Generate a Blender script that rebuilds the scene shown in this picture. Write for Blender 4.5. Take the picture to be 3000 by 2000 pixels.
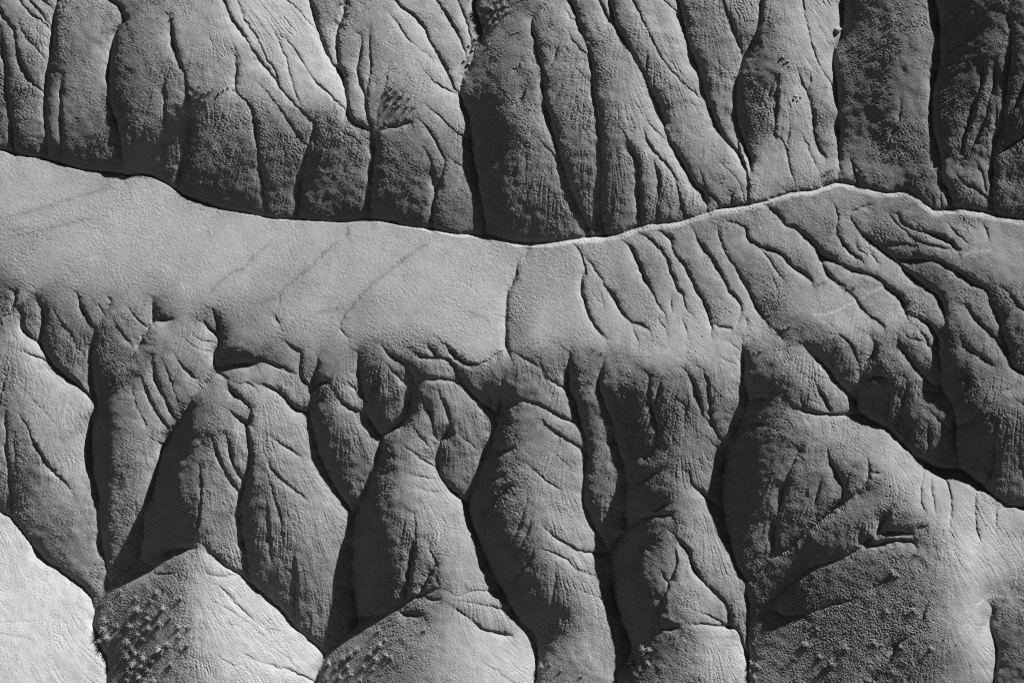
import bpy, bmesh, math, random, time
import numpy as np
from mathutils import Vector, Matrix
for o in list(bpy.data.objects): bpy.data.objects.remove(o)
SC = bpy.context.scene; COL = SC.collection
# ---------------------------------------------------------------- terrain solver
R = math.radians
CAM_PITCH, HFOV, CAM_DIST = 55.0, 35.0, 190.0
SUN_AZ, SUN_EL = 42.0, 35.0          # azimuth counter-clockwise from +X, elevation
FPX = 1500.0 / math.tan(R(HFOV / 2))
cp, sp = math.cos(R(CAM_PITCH)), math.sin(R(CAM_PITCH))
CAM = np.array([0.0, -CAM_DIST * cp, CAM_DIST * sp])
FWD = np.array([0.0, cp, -sp]); UPV = np.array([0.0, sp, cp]); RGT = np.array([1.0, 0.0, 0.0])
SUNV = np.array([math.cos(R(SUN_EL)) * math.cos(R(SUN_AZ)), math.cos(R(SUN_EL)) * math.sin(R(SUN_AZ)), math.sin(R(SUN_EL))])
U0, U1, V0, V1 = -480.0, 3480.0, -320.0, 2320.0


# ---------------------------------------------------------------- camera, sky, sun, exposure
cam = bpy.data.cameras.new('camera'); co_ = bpy.data.objects.new('camera', cam); COL.objects.link(co_)
cam.sensor_fit = 'HORIZONTAL'; cam.sensor_width = 36; cam.lens = 18 / math.tan(R(HFOV / 2)); cam.clip_start = 1; cam.clip_end = 20000
co_.location = tuple(CAM); co_.rotation_euler = (R(90 - CAM_PITCH), 0, 0)
SC.camera = co_
SC.cycles.use_denoising = False; SC.cycles.filter_width = 1.15
w = bpy.data.worlds.new('World'); SC.world = w; w.use_nodes = True
nt = w.node_tree; bg = nt.nodes['Background']; sky = nt.nodes.new('ShaderNodeTexSky'); sky.sky_type = 'NISHITA'; sky.sun_disc = False
sky.sun_elevation = R(SUN_EL); sky.sun_rotation = R(90 - SUN_AZ)
sky.air_density = .35; sky.dust_density = .1; sky.altitude = 1800
bw = nt.nodes.new('ShaderNodeSeparateColor'); nt.links.new(sky.outputs[0], bw.inputs[0]); nt.links.new(bw.outputs[0], bg.inputs[0]); bg.inputs[1].default_value = .05
sl = bpy.data.lights.new('sun', 'SUN'); sl.energy = 5.0; sl.angle = R(.5); sl.color = (1, 1, 1)
so = bpy.data.objects.new('sun', sl); COL.objects.link(so)
so.rotation_euler = Vector(-SUNV).to_track_quat('-Z', 'Y').to_euler()
SC.view_settings.view_transform = 'Standard'; SC.view_settings.look = 'None'; SC.view_settings.gamma = 1; SC.view_settings.exposure = 1.35

# ---------------------------------------------------------------- materials (the picture is monochrome, so are they)
def mat(name):
    m = bpy.data.materials.new(name); m.use_nodes = True; t = m.node_tree
    b = t.nodes['Principled BSDF']; b.inputs['Roughness'].default_value = 1.0
    b.inputs['Specular IOR Level'].default_value = .0
    return m, t, b
def nd(t, k, **kw):
    n = t.nodes.new(k)
    for a, v in kw.items(): setattr(n, a, v)
    return n
def noise(t, vec, scale, detail=3, rough=.55, dist=0):
    n = nd(t, 'ShaderNodeTexNoise'); n.inputs['Scale'].default_value = scale; n.inputs['Detail'].default_value = detail
    n.inputs['Roughness'].default_value = rough; n.inputs['Distortion'].default_value = dist; t.links.new(vec, n.inputs['Vector']); return n.outputs[0]
def math_(t, op, a, b, c=None):
    n = nd(t, 'ShaderNodeMath', operation=op)
    for i, x in enumerate((a, b, c)):
        if x is None: continue
        if isinstance(x, (int, float)): n.inputs[i].default_value = x
        else: t.links.new(x, n.inputs[i])
    return n.outputs[0]
def clay(name, base, strength, crack):
    m, t, b = mat(name)
    tc = nd(t, 'ShaderNodeTexCoord').outputs['Object']
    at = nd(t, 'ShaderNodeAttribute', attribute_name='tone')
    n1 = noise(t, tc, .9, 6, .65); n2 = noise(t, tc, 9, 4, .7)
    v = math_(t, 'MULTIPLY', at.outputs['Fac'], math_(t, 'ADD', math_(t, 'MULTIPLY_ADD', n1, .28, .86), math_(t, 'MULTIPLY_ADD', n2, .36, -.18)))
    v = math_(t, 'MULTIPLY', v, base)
    cb = nd(t, 'ShaderNodeCombineColor')
    for i in range(3): t.links.new(v, cb.inputs[i])
    t.links.new(cb.outputs[0], b.inputs['Base Color'])
    # crumbly surface: lumps, grains and a net of drying cracks
    vo = nd(t, 'ShaderNodeTexVoronoi', feature='DISTANCE_TO_EDGE'); vo.inputs['Scale'].default_value = 1.5
    wv = nd(t, 'ShaderNodeVectorMath', operation='MULTIPLY_ADD')
    nz = nd(t, 'ShaderNodeTexNoise'); nz.inputs['Scale'].default_value = 1.2; nz.inputs['Detail'].default_value = 4; t.links.new(tc, nz.inputs['Vector'])
    t.links.new(nz.outputs['Color'], wv.inputs[0]); wv.inputs[1].default_value = (1.1, 1.1, 1.1); t.links.new(tc, wv.inputs[2])
    t.links.new(wv.outputs[0], vo.inputs['Vector'])
    ck = math_(t, 'MINIMUM', math_(t, 'MULTIPLY', vo.outputs['Distance'], 9), 1.0)
    msk = math_(t, 'MULTIPLY', math_(t, 'GREATER_THAN', noise(t, tc, .22, 3), .5), crack)
    g = noise(t, tc, 6.0, 4, .65)
    hgt = math_(t, 'ADD', math_(t, 'MULTIPLY', g, .085), math_(t, 'MULTIPLY', math_(t, 'MULTIPLY', ck, msk), .04))
    hgt = math_(t, 'ADD', hgt, math_(t, 'MULTIPLY', noise(t, tc, 11, 3, .6), .03))
    bp = nd(t, 'ShaderNodeBump'); bp.inputs['Strength'].default_value = strength; bp.inputs['Distance'].default_value = 1.0
    t.links.new(hgt, bp.inputs['Height']); t.links.new(bp.outputs[0], b.inputs['Normal'])
    return m
def plain(name, v, dv=.2):
    m, t, b = mat(name)
    tc = nd(t, 'ShaderNodeTexCoord').outputs['Object']
    q = math_(t, 'MULTIPLY_ADD', noise(t, tc, 6, 3), dv, v - dv / 2)
    cb = nd(t, 'ShaderNodeCombineColor')
    for i in range(3): t.links.new(q, cb.inputs[i])
    t.links.new(cb.outputs[0], b.inputs['Base Color'])
    return m
M_CLAY = clay("clay", .5, .5, 1.0)
M_WASH = clay("pale_silt", .74, .12, 0.0)
M_SHRUB = plain("dry_foliage", .27, .12); M_ROCK = plain("stone", .2, .1)

# ---------------------------------------------------------------- survey data
# Every drainage line of the badlands, as polylines on twelve overlapping survey sheets
# (letter = sheet, first number = how deeply it is incised 5..1).
SHEET = {l: (750.0 * (i % 4), 650.0 * (i // 4)) for i, l in enumerate('ABCDEFGHIJKL')}
SHEET_SCALE = 2.24
FOOT = 'A 0,985 100,1015 300,1045 420,1085 600,1125 800,1140 830,1155 960,1150 1080,1200 1200,1280 1310,1325 1450,1370 1600,1395 B 0,1410 100,1432 260,1440 450,1450 600,1455 745,1435 1000,1480 1150,1500 1300,1530 1500,1545 1640,1575 C 60,1592 200,1592 330,1580 480,1558 650,1545 720,1530 790,1505 850,1480 950,1465 1100,1455 1200,1420 1300,1388 1400,1366 1550,1345 1680,1315 D 150,1265 300,1250 400,1215 470,1198 600,1225 700,1248 800,1268 890,1250 960,1275 1080,1370 1150,1380 1250,1366 1400,1390 1500,1412 1680,1440'
RIM = 'E 0,370 250,440 500,455 800,470 1000,460 1150,500 1300,540 F -200,560 0,680 150,760 290,840 400,810 490,765 680,760 800,790 1000,810 1200,760 1400,930 1460,935 1540,900 1640,830 G 230,800 380,760 600,800 760,830 900,880 1100,860 1280,900 1450,860 1560,770 1680,740 H 150,640 450,650 680,740 900,620 1165,640 1300,500 1440,440 1500,380 1680,330'
GUL = '''
4 A 0,170 15,300 35,450 40,560 60,700 85,860 95,1000
3 A 20,100 60,160 90,200 105,290 130,400 180,500 240,570 295,610
2 A 110,90 150,210 200,280 300,390
2 A 130,10 200,90 290,150 340,210
2 A 280,0 355,70
2 A 200,10 280,100 335,180
5 A 375,0 360,90 350,200 345,270 325,400 305,540 297,640 300,760 310,900 315,1030
3 A 410,480 400,600 395,700 405,900 410,1060
3 A 720,0 780,40 800,80 820,130
5 A 820,130 770,200 745,280 720,400 712,500 720,640 745,740 780,860 795,960 800,1135
4 A 1115,100 1130,230 1165,380 1210,500 1235,620 1250,740 1248,860 1225,980 1195,1090 1180,1200
2 A 1075,480 1080,700 1085,900 1070,1080
1 A 1360,120 1380,250 1410,350 1440,450
3 A 1465,0 1520,120 1570,200 1680,360 B 70,450 130,520 150,570 220,650 290,720 350,780 375,800
4 B 375,800 380,860 340,960 325,1050 300,1200 290,1330 262,1435
2 A 1560,0 1600,120 B 0,240 60,370 130,480 160,570
2 B 120,200 150,270 190,370 220,470 250,590 290,690
3 B 190,250 270,350 330,450 380,530 460,600 530,670 600,740
3 A 1540,300 1550,450 1550,600 1640,700 B 0,850 10,960 30,1100 55,1240 75,1420
2 B 30,560 100,640 150,710 230,820 290,900 335,960
5 B 355,0 385,110 410,210 450,320 490,400 540,460 570,500 585,590 600,690 610,760 650,800 720,840 775,880 778,1000 765,1130 752,1300 745,1432
2 B 200,0 270,60 330,130 405,210
4 B 590,20 570,120 535,210 530,320 545,430 570,510
3 B 690,230 690,330 670,430 680,530 710,620 720,720 745,790 775,870
2 B 750,130 745,300 750,450 735,560 725,680
2 B 870,420 860,520 820,650 800,740 790,830
3 B 930,20 970,60 1040,110 1100,180 1130,250 1200,370 1260,480 1300,570 1350,650
2 B 850,60 920,140 960,200 1000,260 1100,340 1150,380
2 B 1060,400 1120,490 1200,560 1280,600 1340,640
4 B 1180,0 1250,100 1320,220 1360,310 1380,370
3 B 1320,0 1360,90 1395,190 1410,300 1390,400
5 B 1440,0 1440,60 1470,160 1480,250 1440,320 1410,420 1360,510 1345,590 1360,680 1395,750 1410,900 1430,1060 1460,1220 1490,1400 1510,1540
3 B 790,860 900,835 1020,800
2 B 1060,780 1130,850 1190,950 1230,1040 1235,1090
4 B 1235,1090 1215,1170 1180,1270 1165,1380 1155,1500
2 B 1100,970 1150,1060 1165,1150 1170,1260
2 B 1100,680 1200,760 1290,850 1400,920
1 B 540,850 600,880 650,910 700,960
1 B 1240,1020 1300,1060 1380,1110
5 C 250,20 160,90 130,140 140,210 155,270 175,360 200,480 215,640 240,760 265,860 300,980 340,1110 380,1230 430,1350 480,1440 510,1545
3 C 545,1540 560,1440 570,1360
5 C 380,0 415,80 440,180 490,290 520,420 530,550 540,650 565,780 580,900 588,1020 588,1150 580,1300 590,1430 610,1535
2 C 250,80 240,170 190,220
2 C 330,40 390,120 430,160
2 C 360,190 400,270 490,360
2 C 320,260 280,380 220,480
2 C 330,480 310,600 260,700
1 C 400,430 470,500 530,550
2 C 95,560 60,650 5,710
2 C 65,380 40,440 0,480
2 C 140,860 200,940 310,1060
1 C 40,1040 20,1150 5,1200
1 C 90,930 90,1280
5 C 640,0 660,80 680,170 740,270 800,380 850,460 890,550 940,660 980,750 1010,860 1030,930 1090,1030 1150,1130 1200,1210 1250,1260 1275,1340 1280,1390
3 C 580,20 620,110 660,160
2 C 870,300 885,350 880,480
2 C 990,0 1060,60 1090,100
5 C 1090,0 1110,90 1140,230 1180,360 1230,480 1255,600 1300,720 1350,840 1400,920 1470,990 1520,1070 1545,1160 1550,1335
2 C 800,20 840,100 890,200 940,310 1000,410 1080,500 1160,580 1250,650
1 C 970,290 1050,420 1130,500
3 C 1390,20 1430,120 1480,260 1510,360
5 C 1640,0 1630,110 1600,230 1545,330 1505,420 1480,530 1470,680 1480,800 1520,920 1545,1000 1570,1060 1555,1160
2 C 780,640 850,740 920,830 990,900 1040,960
3 C 860,850 900,950 960,1020 1030,1100 1070,1170 1100,1280 1130,1400 1160,1420
4 C 720,850 760,940 810,1030 830,1110 830,1250 845,1460
3 C 925,1020 945,1110 965,1170 960,1280 950,1400 955,1450
1 C 1040,1290 1030,1400
2 C 1230,1100 1260,1200 1270,1260
3 C 1480,850 1480,950 1500,1040
2 C 1270,1260 1340,1310 1360,1360
2 C 1450,1260 1440,1310 1460,1340
1 C 1330,1000 1400,1100 1480,1180 1510,1260 1530,1330
2 D 80,490 30,560 0,640
3 D 70,500 60,640 55,760 45,880
2 D 45,880 100,930 130,1020 150,1130 180,1190
2 D 225,0 240,80 265,200 300,340 340,430 400,530 450,620
3 D 190,430 230,560 270,640 300,760 305,880 340,990 380,1040
2 D 270,470 280,500 260,600
2 D 210,860 260,960 300,1050 330,1110
1 D 290,80 350,200 420,320 435,350
2 D 150,790 125,950
5 D 495,0 490,150 490,230 440,310 430,400 440,500 455,600 465,720 470,850 465,960 470,1060 465,1150
3 D 540,1040 570,1110 600,1215
5 D 1090,0 1115,90 1125,250 1130,400 1110,480 1085,570 1075,700 1080,820 1105,930 1135,1040 1135,1150 1145,1200 1180,1240 1190,1290 1220,1350
2 D 870,650 865,760 820,860 780,990
1 D 700,860 690,920 640,1010
2 D 1080,1280 1095,1360
2 D 1130,1260 1140,1355
2 D 1320,20 1200,150 1130,240
3 D 1490,60 1390,200 1250,300 1160,390
3 D 1430,380 1410,520 1370,650 1320,800 1290,910 1275,1030
3 D 1495,400 1490,530 1450,680 1400,850 1350,950 1280,1040 1230,1110
4 D 1580,100 1600,230 1590,420 1570,560 1550,700 1545,820 1500,900 1485,1000 1475,1130 1475,1330 1505,1405
3 D 1680,580 1610,720 1560,790
3 D 1680,890 1560,980 1480,1040
2 D 1490,620 1500,760 1500,880
1 D 1270,580 1200,680 1140,760
2 D 1220,1110 1270,1190 1340,1230 1430,1290 1470,1330
2 D 1370,1060 1410,1150 1430,1250
2 D 700,1330 620,1360 545,1395 550,1440
4 H 550,-10 600,60 680,130 760,190 840,260 930,340 1030,420 1110,480 1150,560 1165,640
2 D 420,1320 455,1390 455,1500
3 H 455,40 455,80 500,150 560,210 620,260
2 H 575,90 590,170 650,220
2 H 655,140 680,200 730,280
4 D 0,1360 70,1410 H 120,24 190,50 270,120 330,180 350,220 430,250 500,300 600,330 720,370 790,440 850,480 890,540 910,610
3 H 350,210 360,290 400,350 460,400 500,430 560,490 600,550 650,600 720,650 760,690
3 G 1430,0 1530,40 1545,100 1590,140 1680,180 H 90,210 130,260 180,310 250,350 290,400
2 G 1590,140 1650,200 H 0,230 60,320 120,400
1 H 0,300 30,370 70,450
2 H 780,-70 830,0 900,60 950,110 1050,150 1200,180
3 H 850,-50 900,20 1000,60 1100,90 1180,130 1250,190
2 H 960,0 1070,80 1150,90 1230,150
2 H 1170,0 1220,60 1300,130
2 H 1410,0 1440,80 1450,120
1 H 1300,0 1370,60
2 H 700,150 800,155 900,145 980,160
4 H 760,190 820,235 950,245 1080,250 1180,290 1260,340 1340,400 1390,420 1440,450 1460,530
5 H 1460,530 1510,620 1540,720 1570,830 1600,930 1680,985
3 H 1520,420 1590,470 1640,540 1680,570
3 H 1290,540 1370,640 1450,720 1530,810 1570,870
3 H 1260,700 1275,800 1340,850 1420,900 1490,950
5 H 1165,650 1150,700 1115,740 1120,850 1130,960 1135,1070 1180,1150 1215,1200 1225,1300 1230,1450 L 1245,90 1255,165
3 H 910,610 1000,640 1070,690 1110,750
2 H 960,680 1020,740 1050,800 1120,860
2 H 870,700 930,760 1020,780
3 H 850,740 860,800 920,880 980,960 1040,1030 1100,1080
4 H 660,740 700,800 690,870 640,930 610,980
5 H 610,980 605,1050 580,1120 585,1200 600,1250 680,1300 780,1350 850,1420 930,1500 L 1010,105 1130,165 1255,165 1330,220 1400,270 1480,330 1570,395 1680,410
3 H 410,730 490,750 550,810 580,880 600,950
2 H 420,880 440,950 435,1000
4 H 230,800 290,860 350,910 400,970 450,1040 520,1110 575,1170
3 H 290,1030 330,1090 370,1160 410,1240
2 H 215,1110 220,1180 245,1230
3 H 100,1120 170,1210 300,1250 420,1265 590,1260
1 H 290,990 340,1020 420,1025
4 H 800,1040 800,1130 790,1230 785,1340
4 H 900,1020 920,1090 890,1170 885,1260 830,1370
2 H 720,1130 680,1240
3 H 610,1050 700,1010 800,1020
1 H 960,1060 1020,1100 1100,1110 1150,1130
2 H 1050,1230 1120,1290 1200,1360
3 H 970,1310 930,1390 900,1460
3 H 1050,1310 1060,1430 L 1055,100
3 H 1250,1180 1290,1130 1320,1080 1310,980
3 H 1400,1230 1340,1300 1240,1340
4 H 1510,1310 1495,1400 1490,1550 L 1460,200 1415,280
2 H 1560,1320 1560,1420 1510,1500
2 H 1630,960 1640,1030 1600,1090 1540,1110
2 H 1620,1160 1680,1200
2 L 1640,60 1680,220
4 G 115,170 90,210 40,270 25,350 F 1680,400 1650,500 1640,600 1640,720 1640,800 1665,870
3 G 415,150 460,230 480,320 460,380 460,470 490,570 520,650 570,720 620,770
3 G 460,210 520,280 580,370 620,430 670,500 720,590 780,660 840,670 900,710
2 G 780,660 800,710 830,790
1 G 540,470 600,550
1 G 550,410 590,500 600,560
3 G 700,110 770,160 820,250 860,350 900,420 940,500 970,560 1000,600 1005,650
2 G 970,560 970,650 1010,700 1020,770
3 G 820,70 900,110 960,170 1020,240 1030,300 1060,360 1080,430 1120,480 1140,560 1180,600
2 G 1090,460 1045,510 1045,600
2 G 1150,570 1115,610 1130,680 1150,740
3 G 950,50 1040,110 1060,200 1130,280 1170,360 1210,450 1260,530 1290,620 1305,680 1310,740
2 G 1310,670 1440,700
3 G 1170,20 1240,150 1300,220 1350,310 1400,400 1440,470 1490,520 1510,590
2 G 1510,590 1490,640 1480,680
2 G 1540,620 1545,680
3 G 1350,30 1360,100 1400,200 1460,290 1510,380 1560,470 1610,570 1680,670
2 H 0,680 60,720 100,780
5 G 380,850 375,950 375,1100 410,1160 440,1280 470,1380 490,1450 K 488,112 475,200 470,370 500,450 540,540 600,640 640,710
5 K 640,710 665,830 665,960 690,1080 730,1190 780,1320 785,1345
3 K 785,1340 760,1410 700,1460 680,1510 685,1568
2 G 440,960 420,1060 405,1120
5 G 610,900 580,1010 575,1090 600,1170 640,1260 670,1320 675,1440 K 690,0 720,100 745,180 750,300 745,420 750,550
5 K 750,555 700,610 645,700
1 G 750,1000 720,1120 690,1280
2 G 690,1290 740,1230
4 G 910,1000 900,1100 910,1180 940,1290 965,1400
3 G 980,1040 950,1150 925,1200
3 G 965,1430 900,1520 K 870,100
3 G 1130,960 1190,1060 1230,1190 1250,1260
3 G 1250,960 1290,1070 1300,1180 1310,1320
2 G 1060,1140 1130,1200 1150,1270
2 G 1250,1260 1340,1370 1390,1460
1 G 1150,1310 1250,1400 1350,1470 1400,1500
5 G 1510,760 1520,900 1520,1020 1545,1160 1530,1230 1480,1340 1430,1430 1400,1490 K 1400,60 1380,200 1380,400 1410,560 1450,720 1500,840 1540,890
4 K 1540,890 1545,1000 1560,1120 1550,1250 1555,1350 1550,1568
2 G 1420,780 1500,850
1 G 1300,860 1440,920 1510,960
2 G 0,850 60,880 130,920 190,960
3 G 180,900 200,950 210,1010
2 G 210,1010 290,1060 370,1110
3 G 0,1200 70,1170 200,1210 300,1270 370,1300 440,1320
3 G 190,1300 240,1350 330,1410 400,1450 480,1500
2 K 90,120 200,220 320,300
1 K 200,10 300,80 400,170
3 G 1545,1190 1600,1160 1680,1150
2 G 1500,1340 1600,1310 1680,1330
3 K 210,550 300,620 400,680 500,710 640,715
2 K 95,310 90,400 60,500 20,600 0,650
2 K 125,440 110,560 50,680 0,740
2 K 150,660 120,760 40,860 0,900
2 K 275,740 290,880 270,1000 260,1100
2 K 180,690 350,750 420,820 540,860
1 K 400,930 500,980 620,1030
1 K 380,1070 350,1140
3 K 740,260 850,240 950,180
3 K 1050,320 990,400 920,440
3 K 760,550 850,495 900,470 1050,460
3 K 750,820 830,740 900,650 970,590
4 K 1060,580 1100,640 1150,700 1180,790 1230,870 1300,950 1360,1000 1420,1090 1425,1190
4 K 1070,680 1080,750 1060,850 1025,930 985,1070 950,1180 930,1260
3 K 970,820 1025,920
2 K 1180,680 1165,740
3 K 1160,190 1180,260 1270,340 1370,420
3 K 930,1250 1000,1215 1100,1190
2 K 1200,1090 1300,1130 1420,1195
3 K 1100,1190 1200,1180 1330,1190 1440,1200 1490,1230 1510,1310 1550,1400
1 K 1280,1280 1400,1270 1490,1290
1 K 1330,1330 1490,1325
3 K 1680,780 1610,850 1550,890
2 K 740,1440 790,1340 830,1290
5 F 1610,1050 1610,1200 1580,1260 1575,1330 1540,1440 J 1520,10 1480,160 1430,300 1395,390 1410,500 1440,580 1480,680 1530,800 1590,920 1650,1020 K 0,1080 40,1150 130,1230 155,1310 165,1400 155,1568
2 F 120,600 150,550 155,490 200,420 350,300 430,220 520,140
3 F 120,600 150,660
2 F 490,760 540,690 600,590 680,490 740,430 850,340 990,230
2 E 1360,490 1420,410 1510,340 1600,300 1650,240
2 F 570,20 600,50 590,100
2 F 190,780 240,830 290,850
4 F 290,850 295,900 285,990 330,1060 360,1085
4 F 410,870 400,950 380,1020 362,1090
5 F 360,1085 360,1200 355,1290 380,1400 410,1530 J 420,80 480,220 560,340 620,430 645,470
4 F 0,1060 80,1080 150,1120 210,1180 270,1230 352,1250
3 F 0,900 130,940 270,1000
4 F 670,860 675,950 685,1040 700,1120 720,1170
5 F 720,1170 715,1230 750,1300 800,1380 825,1410 810,1500 J 790,120 760,220 700,350 645,470 630,600 630,780 640,950 660,1080 670,1160
3 F 800,1020 800,1070 730,1140
2 F 550,660 550,700 600,760
4 F 990,930 1020,990 1040,1050
5 F 1040,1050 1020,1110 1005,1200 985,1270 920,1340 830,1410
3 F 820,800 880,870 990,930
2 F 830,910 930,1010 1000,1080
1 F 820,1380 820,1210 830,1150
3 F 1010,830 1060,870 1130,890 1180,890
3 F 1120,800 1160,840 1180,880
4 F 1180,890 1250,900 1310,960 1350,1040 1400,1110 1470,1180 1530,1220 1570,1250
4 F 1200,770 1260,830 1330,890 1400,930 1460,935 1540,900 1620,840
3 F 1050,1040 1130,1030 1230,1030 1350,1050
3 F 1080,1130 1120,1200 1150,1280 1170,1380 1200,1440
4 F 1190,1110 1240,1200 1270,1300 1270,1350 1220,1420 1195,1500 J 1195,0 1190,100 1210,200 1270,280 1340,350 1395,400
3 F 1540,1070 1535,1130 1545,1200
2 F 1020,1340 1080,1410 1150,1490
1 F 1280,1360 1380,1430 1460,1500
1 F 930,1440 1050,1520 1190,1568
3 F 510,1100 560,1180 640,1230 700,1250
2 F 600,1050 660,1110
3 F 370,1090 420,1050 480,1040
2 F 380,1180 440,1150
2 F 60,1380 170,1460 300,1540
5 E 1420,720 1440,790 1410,860 1420,945 1500,940 1680,930
3 E 1400,580 1440,680 1440,720
3 E 1410,985 1470,1010 1490,1030
2 E 1500,1030 1560,1060 1620,1060 1680,1090
3 E 0,640 60,590 100,530 105,460
4 E 130,560 145,620 140,680 180,740 270,800
5 E 230,480 280,560 290,600 280,680 270,790 290,840 340,920 430,1010 530,1090 640,1185
2 E 350,570 400,660 470,740 510,840
3 E 500,460 540,570 600,670 630,690
5 E 630,690 610,800 600,900 605,1000 620,1100 640,1180
3 E 630,690 690,600 720,550
2 E 640,530 680,600
2 E 700,480 730,530
2 E 730,620 790,720 860,810
2 E 840,550 900,640 970,700
4 E 1000,500 1005,600 1005,650 950,740 920,800 870,880 800,960 720,1090 640,1185
3 E 1010,645 1130,640
5 E 640,1190 610,1300 600,1430 I 600,0 610,180 640,300 650,500 670,650 700,800 715,910
3 E 1330,650 1400,720 1430,740
2 E 1200,760 1300,830 1400,860
2 E 1250,740 1330,780 1400,790
3 E 1000,880 1000,960 1040,1080 1080,1160 1130,1260 1160,1290
3 E 930,1020 960,1120 1010,1220 1060,1300 1100,1350
2 E 1130,850 1200,950 1280,1030 1300,1040
2 E 870,1070 880,1150 910,1240 960,1330
2 E 1060,900 1110,1020 1150,1140 1170,1180
4 E 1420,980 1360,1040 1300,1100
5 E 1300,1100 1210,1260 1150,1340 1090,1460 I 1080,0 1030,200 1000,330 950,460 940,620 910,760
3 E 130,840 200,870 270,900 330,915
2 E 70,920 30,1030 10,1120
3 E 120,1250 180,1350 230,1480 I 230,0 280,90 360,190 470,300
3 E 35,1200 40,1400 I 40,50 70,240 85,480
2 E 90,1380 100,1530 I 100,150
1 E 150,1070 220,1170 300,1250 360,1330
3 E 1390,1400 1410,1480 I 1430,80 1480,190 1560,310
3 E 1480,1390 1500,1480 I 1500,0 1530,130 1590,230
5 E 1640,1210 1640,1290 1620,1350 1630,1450 I 1635,0 1630,180 1590,320 1575,420 1580,560 1610,700 1640,880 1680,950
4 E 1490,1040 1500,1100 1600,1170 1640,1220
3 E 1500,1230 1560,1290 1610,1320
2 E 1390,1330 1310,1450
2 I 1180,110 1270,50 1310,0
5 I 0,430 90,500 200,640 280,750 400,830 480,890 560,950 600,1000 610,1060 625,1090
4 I 715,920 690,990 650,1050 625,1110 615,1180 640,1250 650,1330 700,1400 710,1568
3 I 910,760 830,830 780,880 720,910
3 I 780,885 860,860 950,830 1010,790
4 I 1020,770 1090,720 1150,690 1280,680
2 I 960,835 1050,850 1150,850 1200,820
3 I 1310,130 1320,260 1315,400 1290,560 1230,680
4 I 1330,660 1400,730 1490,800 1600,870 J 0,940 80,1010 180,1100 260,1200 350,1280 430,1350 445,1380
2 I 1130,500 1150,560 1140,680
2 I 1310,790 1370,850 1450,870 1560,860
2 I 1370,900 1480,970 1580,1080 1680,1170
1 I 1350,1000 1450,1060 1560,1120 1680,1210
1 I 1380,1350 1500,1440 1600,1450
1 I 1560,1350 1680,1420
1 I 0,1170 150,1165 280,1160
1 I 0,1240 200,1280
1 J 40,1170 110,1220 230,1250
2 J 0,1420 130,1460 260,1500 390,1560
1 J 60,1300 200,1400 300,1490
2 J 50,50 110,170 200,260 330,360
2 J 70,180 110,330 160,480 180,650
2 J 60,300 80,550 100,750
3 J 240,700 260,900 260,1150
2 J 360,1100 350,1280
4 J 1040,460 1045,600 1030,700 1000,900 985,1030
2 J 1130,640 1150,720 1190,790
4 J 1190,790 1130,870 1080,970 1070,990
4 J 1190,950 1080,990 960,1050 920,1080 850,1110 700,1140 650,1190
2 J 1180,860 1195,920
4 J 920,1080 960,1110 1100,1120
3 J 1100,990 1130,1010 1200,1020
3 J 650,1190 560,1280 450,1380
4 J 450,1380 420,1480 400,1568
2 J 780,220 900,170
2 J 990,190 1050,210 1200,230
2 J 1040,270 1100,305 1210,315
2 J 990,30 1090,100 1190,160
2 J 1250,960 1330,1000 1400,970 1600,960
2 J 1280,1020 1400,1040 1560,1070 1680,1090
3 J 1280,1060 1400,1140 1500,1220 1680,1260
3 J 1450,530 1600,350 1680,270
3 J 1460,240 1630,200
3 J 1520,60 1680,30
2 J 1500,1440 1600,1500 1680,1560
4 L 210,30 150,160 110,280 70,440 50,560 40,690
4 L 380,10 410,120 460,210 495,280 495,360
3 L 650,90 665,170 650,240 600,320
2 L 665,190 740,190
2 L 560,150 520,240 510,340
4 L 600,320 500,370 390,460 310,530 200,630 150,680 50,740 0,770
1 L 260,230 250,350
2 L 350,210 310,400
4 L 850,390 790,450 740,540 710,590
4 L 710,585 850,575 950,590
4 L 710,600 620,660
4 L 620,660 720,660 850,630 960,640
4 L 620,660 540,720 400,770 300,800 200,880 100,960 0,1050
2 L 620,490 600,660
2 L 950,580 1050,530
3 L 0,1085 60,1095 120,1125 250,1115
2 L 250,1115 400,1060 600,1010
2 L 600,990 720,930 850,870
2 L 1090,930 1040,1050 1010,1150 940,1260
4 L 940,1260 850,1310 800,1420 720,1510 680,1568
2 L 1030,140 1010,250 1005,380 1030,440
2 L 1070,160 1070,280 1105,460
3 L 1135,170 1180,270 1205,400 1195,560 1215,590
3 L 1375,270 1360,400 1365,540 1390,620
2 L 1500,400 1495,550
1 L 1360,550 1310,620
1 L 1640,560 1560,640
4 L 1440,1020 1480,1090 1455,1150 1470,1230 1500,1330 1500,1400 1480,1568
1 L 1300,1190 1450,1190
1 L 1310,1400 1330,1530
1 L 1340,1350 1460,1560
'''
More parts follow.
